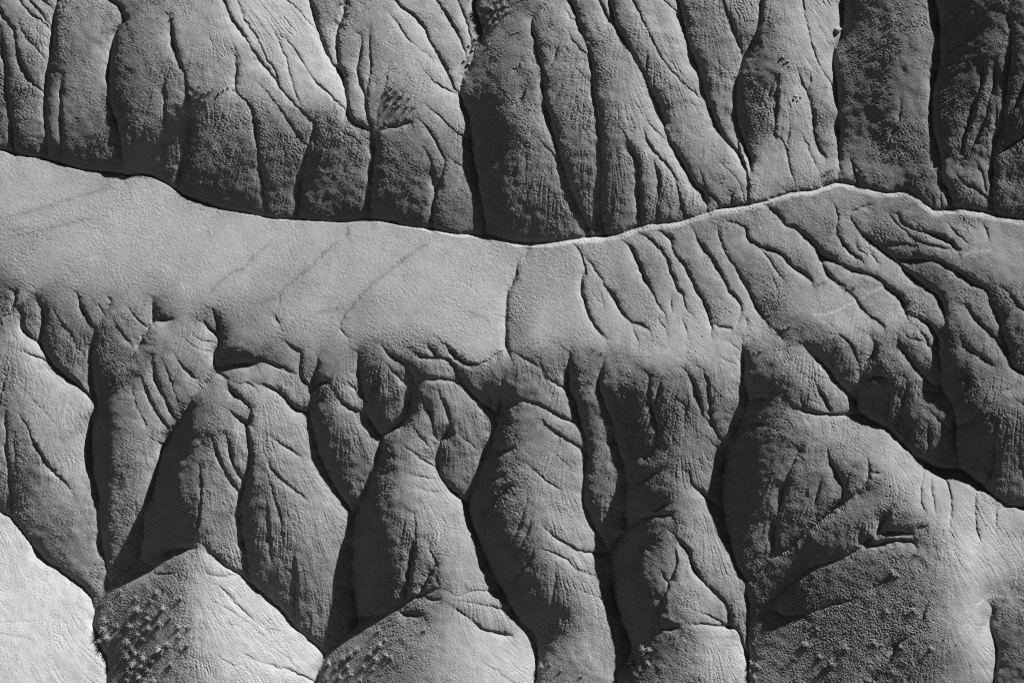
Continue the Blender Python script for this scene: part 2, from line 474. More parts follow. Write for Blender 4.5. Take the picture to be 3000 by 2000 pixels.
# brightness each spot should show; its shade is solved into the slope: x,y,value
BRIGHT = '''

A 150,30,141 60,250,100 20,500,79 30,800,25 20,900,-6 65,300,73 70,600,64 75,850,22 80,400,93 120,600,81 150,800,54 200,950,21 120,960,3 250,1010,31 230,300,140 270,450,112 200,650,94 240,750,72 280,900,59 400,60,94 450,150,128 400,300,21 340,500,61 330,700,56 350,900,49 360,1030,8 430,450,30 450,300,145 550,100,160 650,150,164 600,350,137 500,500,110 450,700,62 550,700,83 650,600,102 620,900,68 500,950,55 450,1000,40 700,850,71 740,1000,40 600,1090,0 750,1100,13 680,300,135 740,180,155 790,250,-13 850,200,15 760,450,-45 800,600,-42 850,450,-16 790,750,-36 820,850,-26 900,330,-33 840,900,9 900,130,49 1000,40,97 1000,200,166 980,350,174 930,500,172 900,700,160 1000,600,166 1000,800,138 900,900,131 880,1050,138 950,1100,70 1040,900,131 1060,1000,94 1110,600,93 1140,400,67 1090,300,142 1150,800,90 1200,700,113 1130,1000,106 1160,1080,57 1050,1130,-21 1130,1160,-11 1250,100,162 1200,300,123 1300,250,161 1350,400,144 1450,200,169 1250,500,143 1300,450,26 1400,500,187 1300,620,76 1270,700,146 1350,560,202 1500,540,226 1520,590,199 1300,750,104 1450,680,116 1550,650,170 1350,900,34 1500,850,43 1600,750,81 1280,950,0 1250,1100,35 1400,1100,54 1550,1100,57 1640,950,45 1300,1250,3 1250,1220,16 1450,1330,-2 1550,1250,52 1640,1330,35 1550,250,179 1640,150,192 1600,450,195 50,1080,203 300,1150,197 100,1400,211 500,1300,211 900,1250,211 1100,1450,198 1500,1480,193
B 50,100,198 150,100,206 250,200,197 350,150,175 100,350,160 60,300,185 180,500,159 60,460,182 230,600,159 300,550,178 350,400,173 450,450,184 400,630,200 520,560,190 560,640,185 350,250,180 310,680,170 420,680,190 80,600,126 150,650,141 30,750,76 150,850,62 250,780,140 320,850,114 250,950,62 100,1100,64 200,1200,63 150,1350,64 270,1100,33 180,1400,3 30,1200,53 400,720,11 410,850,16 380,1000,21 450,750,77 550,800,119 500,950,62 350,1150,16 450,1150,36 600,950,62 700,900,85 700,1050,46 600,1200,24 700,1250,27 400,1300,26 550,1380,6 680,1380,19 430,100,92 450,200,135 500,300,144 500,380,142 400,50,111 520,100,141 550,450,143 600,150,135 560,300,118 620,250,133 600,450,122 650,550,121 640,700,136 690,770,133 720,170,18 720,400,97 800,100,158 850,250,130 790,320,66 820,450,114 770,600,126 760,750,157 900,350,145 950,450,177 900,150,187 1000,200,199 1100,250,187 1000,330,185 1050,450,188 1150,450,184 950,560,174 900,630,13 960,700,68 1000,570,184 1100,580,185 1200,620,157 1280,700,141 1080,680,113 850,760,64 900,800,31 850,850,17 950,880,40 1000,790,52 1080,820,79 1150,760,113 1300,800,143 1380,850,149 1250,900,117 1350,1000,123 1200,850,92 820,1000,12 900,1000,20 1000,1050,40 1100,1000,58 820,1150,23 900,1200,65 1000,1250,41 1100,1250,24 800,1350,26 900,1400,17 1050,1430,-7 1200,1150,95 1280,1080,124 1350,1150,123 1250,1250,85 1400,1300,112 1250,1400,16 1380,1400,50 1450,1480,83 1150,100,109 1200,200,149 1250,300,164 1300,400,176 1250,200,140 1000,60,194 1300,470,175 1250,30,152 1330,150,156 1370,230,169 1400,60,129 1430,180,148 1420,280,183 1520,100,99 1480,200,194 1380,400,26 1330,530,173 1600,150,-2 1500,320,-28 1420,500,-28 1550,500,-33 1450,650,-10 1420,720,5 1500,850,-17 1600,750,-19 1450,950,0 1550,1050,2 1500,1200,-1 1600,1250,29 1520,1400,-6 1560,1500,9 1640,1400,17 1640,950,-27
C 30,130,27 100,170,76 60,250,51 30,330,42 100,400,68 150,480,117 50,550,96 120,700,136 50,780,101 10,850,-30 100,850,129 180,850,134 100,1000,105 200,1000,137 30,950,2 150,1150,89 280,1150,119 100,1350,81 300,1350,104 200,1480,57 400,1450,96 380,1350,122 20,1200,48 300,30,154 380,100,153 200,100,77 170,180,61 240,200,68 300,180,141 400,230,152 190,350,49 230,350,74 300,330,97 400,400,142 480,400,124 240,550,35 300,550,57 400,600,121 500,600,109 270,750,55 350,800,80 450,800,106 530,850,93 320,950,70 450,1050,85 550,1050,89 400,1150,68 500,1250,96 440,1300,66 540,1400,103 430,50,91 500,60,106 470,170,89 540,100,127 600,150,142 520,270,41 560,350,5 650,250,153 620,400,151 570,500,-3 620,550,31 700,450,172 800,500,169 600,680,24 650,750,36 690,650,194 750,600,187 850,650,168 620,900,23 680,850,146 750,800,202 850,850,196 900,700,171 950,850,181 620,1100,78 700,1100,126 780,1130,132 650,1300,81 760,1300,79 700,1430,58 880,1000,137 960,950,183 1000,1000,178 880,1200,113 890,1380,63 1000,1200,130 1050,1350,78 990,1400,72 1080,1100,170 1150,1200,176 1150,1350,114 1230,1300,141 1200,1380,70 700,100,54 760,100,104 840,50,185 780,200,68 850,230,125 850,330,41 950,200,190 920,420,51 900,130,200 1000,330,191 1050,200,164 1100,300,183 1100,430,192 1150,500,194 1000,500,136 960,600,55 1010,650,75 1080,600,175 1200,650,187 1050,800,109 1150,780,148 1250,780,173 1090,950,120 1200,950,130 1320,900,184 1380,970,180 1150,1050,107 1250,1080,95 1330,1150,104 1450,1080,131 1300,1250,90 1420,1230,83 1400,1330,60 1500,1200,87 720,280,66 1130,100,79 1180,150,87 1170,280,75 1250,100,87 1290,150,41 1230,380,75 1330,200,156 1400,300,185 1300,350,131 1400,450,177 1460,450,142 1300,600,73 1380,600,112 1440,700,99 1350,780,83 1440,850,100 1450,950,124 1490,900,160 1530,1000,160 1450,100,159 1550,100,140 1500,200,133 1580,200,77 1600,60,130 1620,300,-7 1560,400,-8 1520,550,8 1600,550,36 1500,700,37 1560,750,60 1520,830,15 1640,650,65 1600,900,76 1660,900,-22 1590,1000,146 1650,1100,202 1620,1200,194 1650,1280,170
D 60,100,130 30,200,4 130,80,192 100,250,183 180,200,202 250,200,202 60,400,130 150,350,194 200,400,193 300,250,202 350,150,196 420,150,170 450,60,188 400,300,189 350,400,177 250,470,187 30,500,99 20,700,71 100,600,90 150,500,173 200,580,174 180,640,228 80,800,132 120,740,126 200,780,132 240,700,144 250,850,117 320,560,112 350,640,88 400,700,104 330,850,81 400,850,83 430,700,118 400,950,108 440,1020,135 160,900,112 160,1000,176 250,1000,169 250,1100,195 60,1000,184 50,1150,194 300,1140,185 150,1200,38 250,1200,60 400,1130,10 350,1090,193 420,1080,181 40,1230,68 520,60,29 560,200,13 480,400,58 560,400,45 640,200,-1 700,100,22 770,50,-4 780,150,-17 830,50,9 850,130,106 950,100,166 1050,100,166 900,300,137 1000,250,156 1080,300,123 780,300,-13 750,400,7 700,500,-1 800,500,-5 860,450,97 950,450,126 1050,450,92 900,580,113 1000,600,109 600,600,46 500,650,73 500,850,68 620,800,33 700,700,-9 760,600,63 760,750,-20 740,870,-30 760,950,-23 830,700,54 820,850,28 950,750,71 1030,750,53 950,900,46 1050,950,33 900,1050,35 750,1050,20 650,1000,27 500,970,140 560,1000,24 520,1100,111 650,1080,69 700,1120,157 800,1100,44 780,1190,160 850,1220,85 1000,1150,33 1090,1150,45 920,1200,-37 960,1230,-39 1030,1210,91 1050,1290,-6 1110,1310,92 1160,1290,107 640,1160,-9 720,1220,-5 520,1180,10 1150,100,17 1200,50,37 1300,100,16 1250,200,20 1180,300,9 1150,500,-14 1120,650,-14 1110,800,-15 1140,900,3 1250,450,11 1350,400,17 1300,550,32 1200,600,10 1200,750,33 1250,800,55 1200,900,37 1160,1000,19 1300,700,50 1390,100,4 1420,250,22 1500,200,71 1550,100,35 1350,280,16 1450,330,13 1480,300,37 1390,700,52 1440,600,50 1460,450,35 1340,880,49 1380,780,55 1450,800,65 1420,950,56 1540,450,-1 1520,600,48 1530,750,54 1560,300,68 1530,400,21 1640,200,36 1650,400,27 1620,550,59 1640,80,53 1600,650,39 1620,850,46 1650,760,28 1540,930,44 1620,1000,39 1600,1080,53 1520,1080,56 1660,1150,52 1350,1030,80 1300,1100,83 1400,1100,71 1450,1200,80 1180,1130,87 1170,1180,99 1250,1250,99 1350,1300,111 1450,1370,93 1300,1320,31 1230,1310,19 1500,1350,50 1530,1200,160 1600,1230,160 1650,1290,49 1550,1330,64 1640,1360,39 1210,1220,71 150,1320,137 100,1350,45 250,1330,94 350,1380,142 250,1430,73 430,1470,21 520,1290,138 480,1330,130 560,1350,91 470,1440,132 600,1430,116 640,1500,63 620,1340,133 800,1330,83 900,1340,115 720,1400,71 780,1500,81 900,1420,96 1000,1370,132 1050,1450,91 1200,1450,128 1350,1450,144 1450,1500,142 1600,1520,115 50,1400,141 50,1500,108
G 60,250,190 150,250,162 250,230,148 350,250,153 150,400,169 300,450,162 400,400,146 100,600,115 200,600,190 50,700,37 150,680,198 350,600,169 430,500,148 420,650,171 500,750,173 520,500,126 560,600,155 650,620,170 550,180,178 500,250,149 650,150,166 600,300,123 700,250,163 700,350,62 640,380,190 700,450,115 800,400,108 850,550,113 820,320,169 760,560,117 900,600,149 800,640,87 870,720,128 800,750,178 930,200,126 900,270,59 950,350,84 1000,450,128 1020,550,142 870,150,180 1000,120,145 1080,300,113 1100,360,130 1150,500,137 1090,600,161 1100,700,176 1030,680,167 1180,250,118 1230,350,119 1250,450,96 1180,430,105 1220,600,148 1300,520,80 1350,600,48 1400,650,115 1250,680,164 1300,350,133 1200,100,133 1150,170,121 1300,130,125 1250,280,118 1400,330,123 1470,430,113 1380,530,128 1470,550,146 1520,500,112 1560,600,175 1600,700,208 1500,680,194 1500,200,97 1450,120,135 1560,300,59 1600,400,56 1640,500,32 1500,330,50 1550,130,98 1640,300,90 1660,600,105 230,800,208 180,730,211 300,740,186 450,770,190 600,780,191 700,780,192 780,810,193 880,870,214 1000,860,198 1100,830,195 1230,850,196 1300,920,198 1400,960,172 1450,880,180 1470,800,175 1550,770,202 1620,740,211 50,780,71 130,820,152 250,880,99 330,900,68 300,980,59 320,1050,55 230,980,31 100,870,109 60,930,113 150,980,85 50,1020,163 150,1070,157 250,1110,137 100,1130,84 350,1180,118 280,1200,128 380,1260,100 30,1080,50 20,1150,-10 80,1200,90 180,1250,120 300,1330,118 400,1380,110 430,1450,96 60,1270,60 100,1330,75 150,1400,94 250,1430,106 350,1500,108 50,1400,67 30,1500,78 400,870,57 420,980,57 390,1060,28 480,900,77 530,970,71 450,1060,18 500,1100,33 550,1150,54 440,1180,-25 480,1250,-4 550,1280,38 600,1260,55 510,1400,14 580,1380,70 640,1400,80 500,1500,-7 560,1500,80 650,1530,98 560,850,57 620,820,172 700,860,72 760,880,16 850,940,81 700,960,79 640,1010,58 780,970,153 620,1100,27 680,1100,31 740,1080,17 800,1050,-8 870,1050,4 660,1200,19 710,1200,31 800,1150,-12 860,1200,3 760,1260,31 720,1350,15 800,1400,27 700,1480,-8 800,1500,32 900,1300,22 900,1450,39 850,980,37 950,920,143 1050,930,140 900,900,145 950,1050,34 1020,1020,71 1000,1200,44 960,1280,33 1000,1350,43 1060,1250,49 1060,1100,52 1100,1000,65 1150,1130,74 1120,1350,151 1050,1400,36 1000,1450,20 970,1520,47 1100,1450,111 1200,1450,131 1300,1500,133 1180,1250,83 1200,1350,138 1100,900,189 1180,930,58 1230,1000,34 1260,1150,45 1270,1250,48 1200,900,110 1320,1000,91 1380,1080,117 1450,1100,117 1350,1200,78 1430,1250,100 1350,1330,78 1400,1380,80 1480,1200,107 1450,1020,154 1550,850,52 1600,850,30 1560,1000,-9 1600,950,18 1570,1100,-8 1640,1050,-15 1620,1200,46 1560,1270,60 1600,1330,43 1480,1420,-3 1550,1400,30 1450,1530,-17 1600,1500,31
H 50,100,137 150,100,152 230,180,130 300,270,55 330,340,61 250,280,46 200,370,150 100,300,112 60,200,82 150,350,130 50,450,101 30,550,-6 100,650,-10 150,470,163 250,500,179 150,560,174 350,480,166 300,600,198 400,590,198 300,100,71 200,30,68 350,60,40 300,150,62 400,130,66 430,200,59 500,250,90 550,280,87 380,300,118 450,330,118 520,350,118 600,370,121 480,60,93 530,100,136 560,170,129 640,200,145 700,240,141 730,160,118 650,100,111 620,280,132 700,320,146 750,290,170 800,330,169 650,330,115 700,420,121 750,490,79 650,520,128 600,480,116 700,600,165 800,560,189 780,650,202 870,420,115 900,400,168 870,470,73 950,470,139 1050,520,138 950,560,161 900,500,104 1000,600,103 1080,600,120 850,640,202 700,60,47 780,120,61 830,190,29 900,190,27 980,200,88 700,20,98 1000,150,97 1100,180,112 1200,210,139 1300,200,166 1400,170,181 1350,100,152 1250,80,147 1100,50,124 950,40,93 1500,100,154 1600,80,149 1500,200,199 1640,200,152 900,300,64 1000,320,72 1100,350,71 1000,380,91 1050,300,75 1200,260,99 1300,300,107 1150,400,41 1200,450,40 1150,500,57 1230,400,114 1250,500,95 1350,340,40 1400,370,30 1500,300,157 1600,280,155 1600,370,101 1660,350,194 1350,450,131 1400,500,100 1300,480,114 1250,600,139 1200,640,144 1300,620,102 1400,580,107 1450,620,96 1350,750,51 1450,750,69 1480,680,98 1550,750,91 1400,820,57 1500,880,70 1540,930,123 1280,770,45 1500,480,25 1490,550,16 1540,600,6 1600,560,39 1580,700,38 1640,650,62 1600,850,62 1660,880,72 1640,780,86 1600,500,99 1660,520,37 1150,800,-20 1180,700,53 1210,720,39 1160,900,-22 1250,880,50 1220,820,31 1280,850,114 1200,1000,-20 1160,1080,-8 1240,960,10 1280,1050,14 1340,930,69 1400,950,84 1450,1000,90 1380,1030,108 1500,1020,143 1590,1010,147 1340,1050,97 1250,1130,2 1280,1230,-3 1350,1200,21 1350,1140,86 1430,1130,105 1490,1100,185 1600,1130,139 1660,1100,137 1450,1260,40 1500,1200,91 1600,1200,119 1640,1280,83 1560,1290,54 1300,1300,-5 1300,1400,-7 1400,1350,3 1270,1500,-19 1400,1500,-11 1460,1400,10 1530,1390,36 1600,1400,39 1640,1450,38 1560,1500,28 1600,1320,68 450,660,208 530,700,208 600,740,187 640,770,153 350,660,198 250,670,76 180,700,-6 120,700,-22 60,760,136 150,760,56 200,830,155 280,770,51 380,760,58 300,820,45 380,870,44 450,830,66 500,800,75 500,950,81 550,1050,57 470,1000,78 600,830,133 660,850,111 620,900,85 300,930,179 350,960,158 430,1060,145 500,1150,118 540,1200,127 400,1150,132 350,1230,83 480,1220,68 250,1080,89 200,1000,208 130,930,226 80,870,211 250,1000,202 50,970,5 30,1060,-35 150,1080,42 80,1110,44 150,1130,78 220,1210,78 50,1200,82 100,1240,84 150,1260,155 250,1300,171 50,1330,82 150,1350,94 300,1370,170 450,1330,146 600,1320,138 700,1400,156 800,1450,172 850,1530,189 550,1430,145 400,1430,165 250,1450,80 600,1530,162 100,1500,42 300,1530,110 760,880,87 760,920,61 720,950,37 640,1000,15 800,980,69 700,1050,35 620,1130,-12 650,1220,4 720,1150,32 750,1250,26 680,1180,4 840,1080,29 850,1180,21 850,1280,29 880,1060,42 900,960,84 1000,1060,102 850,850,122 930,1000,95 960,1150,70 1050,1150,105 1150,1180,109 1170,1260,129 1100,1230,94 960,1240,48 1030,1280,84 1100,1350,71 1200,1420,86 900,1320,33 870,1370,18 1000,1350,38 960,1430,28 1100,1450,37 1180,1520,38 1000,1500,31 790,750,107 800,700,171 830,770,58 900,780,15 960,870,21 1030,950,21 1080,1010,17 950,800,64 1050,850,61 1080,950,35 1020,820,76 1000,720,131 1050,770,74 1090,800,76 950,650,179 1110,650,73
E 300,50,208 800,100,194 1300,50,191 100,250,211 600,250,211 1100,300,210 1500,200,197 1600,420,203 1200,430,204 900,400,208 500,380,208 150,340,205 30,340,146 30,400,14 40,500,-8 20,580,-45 60,560,44 100,420,69 180,430,126 130,480,151 170,560,127 220,600,89 190,700,75 260,480,79 310,560,63 400,480,132 330,700,68 450,600,108 550,700,80 400,850,76 330,820,66 500,900,79 570,1000,68 560,850,86 480,950,72 620,1130,146 550,460,99 600,560,78 680,500,121 660,640,66 750,470,126 90,610,160 60,700,165 130,720,184 200,800,199 280,870,196 20,720,3 40,850,92 60,800,142 100,880,162 200,850,191 200,950,191 300,1000,182 30,950,67 60,1050,76 90,1100,119 200,1100,166 350,1100,175 450,1150,181 550,1250,196 400,1350,186 250,1300,127 170,1200,126 60,1250,81 20,1200,90 20,1450,55 100,1400,57 200,1500,57 330,1480,153 500,1450,184 800,570,160 750,600,127 700,700,95 650,750,49 800,620,116 860,620,103 850,700,100 920,720,74 630,900,8 720,850,54 800,800,65 850,870,37 750,980,24 680,1050,-2 660,1130,12 900,520,165 950,580,142 970,650,111 1010,560,-39 1050,540,-10 1080,600,-16 1050,500,75 1120,600,2 1150,550,133 1030,470,174 980,730,2 950,780,-22 1050,680,190 1150,650,155 1200,700,155 1100,740,182 1050,780,156 1150,800,154 1300,720,183 1350,700,172 1300,780,191 1380,830,179 1300,880,156 1380,930,143 1280,980,111 1340,620,51 1280,600,101 1220,570,171 960,830,140 880,900,21 900,960,124 970,920,143 1080,880,138 1150,950,115 1230,1000,86 1080,1050,96 1180,1150,61 1250,1100,58 820,1000,51 780,1080,110 750,1150,114 700,1200,-12 640,1300,-37 720,1250,-40 680,1400,-34 660,1350,-17 640,1500,-44 720,1500,-26 760,1350,23 800,1250,102 850,1150,158 900,1100,144 950,1050,126 880,1300,177 780,1450,22 850,1500,125 1000,1450,193 950,1540,194 960,1200,132 1040,1200,92 1100,1280,54 1060,1350,123 1130,1330,103 1400,520,202 1500,460,191 1440,600,36 1450,680,27 1500,620,142 1580,600,194 1540,700,164 1600,720,194 1450,800,-37 1440,900,-45 1520,850,-39 1600,850,-26 1600,920,-45 1560,760,79 1660,630,41 1660,800,43 1380,640,71 1480,960,79 1440,990,-28 1560,960,156 1640,960,140 1520,1040,63 1600,1050,150 1420,1040,138 1380,1070,76 1350,1130,80 1300,1170,18 1260,1200,-38 1250,1300,-10 1320,1260,45 1180,1330,-45 1150,1450,-45 1200,1500,-45 1280,1400,-6 1340,1380,24 1420,1130,128 1450,1230,149 1380,1300,104 1450,1350,149 1550,1200,133 1600,1240,92 1550,1350,130 1440,1430,87 1460,1500,114 1400,1520,99 1560,1480,123 1600,1400,114 1330,1500,67 1600,1120,104
F 100,100,200 400,100,199 800,100,204 1200,150,190 1500,200,187 500,350,200 250,450,114 300,400,121 900,400,205 1300,400,192 650,560,119 700,520,106 740,560,134 1500,500,190 1550,650,199 1600,400,185 200,620,175 350,560,205 450,650,202 60,620,143 350,740,194 900,650,211 800,720,187 1100,650,194 1300,700,193 1500,820,178 1350,800,179 1200,700,189 1550,750,191 30,740,122 60,820,57 150,850,85 220,920,121 240,800,93 100,800,99 270,880,130 320,880,82 350,950,117 310,980,53 340,1040,34 380,850,202 440,850,82 430,950,43 500,850,111 560,900,133 600,830,131 640,900,139 560,1000,148 500,990,109 420,1020,85 390,1060,-1 430,1100,24 380,1140,-15 640,1000,137 640,1080,136 500,1060,136 480,1150,121 420,1170,55 590,1180,153 670,1170,137 560,700,149 620,760,133 650,820,123 700,700,173 700,820,29 690,900,-12 740,880,64 800,850,90 850,880,122 950,870,87 900,830,124 750,960,51 770,1050,77 710,1060,16 740,1110,35 800,930,86 860,960,126 950,960,123 1000,1040,119 900,1020,115 960,1110,128 850,1100,126 780,1180,59 750,1230,11 850,1250,63 930,1250,77 970,1200,87 800,1330,-7 880,1330,45 860,1380,-7 740,1270,-7 1020,900,33 1060,960,5 1100,1000,25 1050,880,140 1130,930,155 1150,850,109 1080,840,98 1200,830,138 1250,880,69 1250,960,149 1180,990,144 1300,1000,134 1050,1100,22 1030,1170,-13 1060,1160,26 1100,1080,88 1200,1080,142 1300,1110,142 1400,1180,128 1020,1260,56 1050,1330,70 1000,1300,88 1100,1300,75 1150,1200,68 1200,1200,95 1250,1300,94 1180,1350,49 1300,1250,123 1400,1300,127 1500,1250,137 1550,1300,120 1350,1400,122 1450,1430,137 1480,1500,127 1300,1450,113 1230,1480,7 1280,1540,71 1000,1400,167 950,1380,73 900,1430,31 860,1450,-26 830,1520,-33 930,1500,100 1050,1480,174 1120,1430,151 1150,1540,151 1360,990,-7 1340,920,-1 1400,960,50 1420,1060,18 1480,1120,33 1500,1000,84 1560,950,109 1500,1150,29 1530,1070,60 1580,1100,88 1560,1200,51 1590,1180,59 1600,900,128 1650,920,148 1640,1000,67 1640,1080,-24 1640,1160,-20 1640,1240,62 1600,1300,-2 1640,1340,53 1600,1380,-1 1640,1420,9 1560,1450,-21 1620,1500,-18 1560,1540,-31 20,1000,163 100,1050,161 200,1080,134 300,1100,135 150,970,143 330,1200,133 240,1150,116 180,1130,99 20,1120,172 120,1200,169 60,1300,157 200,1300,164 300,1350,157 30,1450,119 150,1500,162 300,1480,160 350,1400,147 390,1250,-20 380,1330,-30 430,1300,38 420,1420,-24 450,1500,-18 500,1400,50 480,1250,105 550,1300,156 600,1400,165 650,1300,182 700,1350,183 750,1450,155 550,1500,101 650,1500,151 740,1370,168
I 40,560,192 100,700,197 200,900,212 50,1000,228 300,1000,215 500,1000,207 50,800,196 350,900,204 100,1300,227 400,1300,221 550,1150,213 600,1350,216 200,1500,210 600,1500,218 30,250,43 20,380,77 60,430,61 130,300,47 200,200,83 150,100,81 300,200,165 400,80,179 500,200,178 250,400,65 150,500,38 250,600,27 350,500,65 400,350,159 500,400,185 550,550,171 350,700,4 430,750,22 450,600,63 550,700,127 530,850,72 620,850,143 600,950,104 660,950,153 630,700,136 640,100,-45 700,150,-45 680,300,-45 730,100,6 700,450,-36 760,50,68 800,150,114 900,100,185 1000,100,183 780,350,50 850,300,150 950,300,172 740,550,39 850,500,160 740,700,77 850,650,121 900,550,145 690,700,-42 720,850,117 800,780,73 880,700,81 690,600,-45 1100,100,-45 1050,250,-44 1020,400,-39 1000,600,-45 1120,50,-45 1150,230,-42 1130,400,-21 1090,540,60 1100,620,69 1010,700,-39 1180,550,32 1200,650,-6 1230,600,1 1240,450,37 1200,300,97 1250,200,121 1200,120,69 1300,60,97 1280,350,105 1250,530,10 1340,300,153 1400,200,141 1450,400,136 1350,450,111 1500,300,122 1540,380,120 1450,550,139 1500,650,142 1550,550,131 1380,650,101 1550,800,153 1600,820,146 1440,740,144 1500,100,96 1480,60,75 1600,50,131 1590,180,90 1570,250,70 1330,600,86 1620,300,-16 1620,450,-36 1620,600,-32 1660,750,-17 950,770,160 850,840,118 1080,780,64 1180,800,25 1200,740,114 1250,700,162 1150,720,97 1000,810,158 850,900,109 950,900,116 1100,900,79 800,1000,85 700,1050,79 950,1000,67 1100,1050,65 1200,950,94 700,1200,26 800,1150,76 850,1300,23 1000,1200,43 1000,1100,75 1100,1200,57 950,1400,-6 750,1350,49 750,1500,109 1100,1350,51 1200,1200,76 1200,1400,81 1150,1500,54 900,1500,-9 1280,760,201 1290,850,186 1250,900,166 1280,1000,192 1280,1150,207 1260,1300,188 1300,1450,183 1230,850,103 1350,750,187 1420,820,166 1500,870,156 1600,930,159 1400,900,198 1350,1000,228 1500,1000,218 1640,1050,198 1400,1150,228 1550,1200,228 1640,1300,228 1400,1350,228 1500,1500,228 1650,1500,228
J 30,1100,207 150,1180,208 60,1300,228 300,1330,216 380,1400,221 200,1480,228 100,1500,228 350,1500,228 40,150,66 20,400,86 20,700,67 30,850,33 100,600,131 100,900,28 130,1050,31 200,900,31 200,750,75 200,400,171 100,60,139 200,150,190 300,200,195 300,300,198 350,100,166 450,350,180 300,500,175 450,600,185 550,500,188 550,800,185 450,900,147 300,800,75 350,950,80 300,1100,57 230,1150,40 450,1050,106 550,1000,172 600,1150,160 500,1200,85 400,1200,81 400,1300,83 330,1200,55 600,900,179 420,50,1 480,150,-17 550,100,66 550,250,10 650,150,102 620,50,87 700,250,82 650,350,52 740,100,80 770,50,26 620,380,8 600,300,36 720,180,86 830,80,-30 870,60,3 900,130,28 850,190,18 950,50,102 960,150,144 800,280,-17 730,400,-26 780,400,1 700,500,-17 760,500,28 860,350,79 880,500,42 680,650,-39 760,650,-20 850,600,-5 820,750,7 680,850,-37 760,800,-21 700,1000,-26 780,930,69 850,900,28 760,1050,-11 850,1050,18 900,970,21 930,800,49 950,600,93 950,450,150 920,350,154 1010,550,146 1000,700,88 950,900,47 960,1000,22 820,1000,-9 1000,300,194 960,220,185 1050,300,205 1100,200,198 1050,100,163 1150,80,166 1150,270,210 1200,400,186 1100,450,192 1150,550,185 1250,500,181 1300,400,168 1300,650,173 1350,550,161 1200,650,169 1400,800,177 1300,850,181 1450,950,178 1550,950,185 1400,650,161 1500,850,183 1600,1000,185 1250,800,152 1200,720,56 1240,900,133 1300,940,171 1070,600,89 1060,750,69 1090,700,91 1040,850,36 1030,950,7 1150,820,36 1120,800,69 1130,900,31 1160,900,23 1210,830,53 1110,950,7 1200,900,29 1130,1000,-2 1230,980,86 1000,1060,40 1050,1050,45 1150,1060,69 1020,1100,12 1100,1130,44 1200,1080,114 1180,1150,94 880,1120,54 800,1170,60 950,1150,59 1050,1170,87 1300,1100,140 1450,1120,131 1400,1050,164 1550,1150,128 1600,1200,116 1300,1180,183 1250,1230,187 1400,1250,178 1550,1300,181 1650,1300,176 1400,1350,222 1550,1450,228 1650,1480,228 1350,1500,201 1500,1540,228 1640,1150,121 700,1250,74 800,1250,71 700,1350,61 600,1400,10 500,1430,-13 600,1300,73 750,1400,30 850,1350,60 830,1310,29 900,1450,58 1000,1300,83 1000,1450,88 600,1500,43 700,1520,27 850,1520,72 1100,1300,129 1150,1400,145 1200,1300,185 1200,1500,179 1050,1520,98 470,1520,66 1220,60,56 1300,50,102 1400,30,127 1470,60,119 1250,200,90 1350,150,91 1420,200,108 1330,280,92 1380,330,114 1240,130,40 1560,50,-19 1560,150,-16 1480,250,-24 1560,300,35 1640,100,20 1450,400,-6 1550,350,26 1500,450,-17 1600,450,0 1480,560,-27 1550,600,-11 1640,600,1 1540,700,-6 1600,800,-6 1640,700,-6 1640,920,-9 1660,850,2
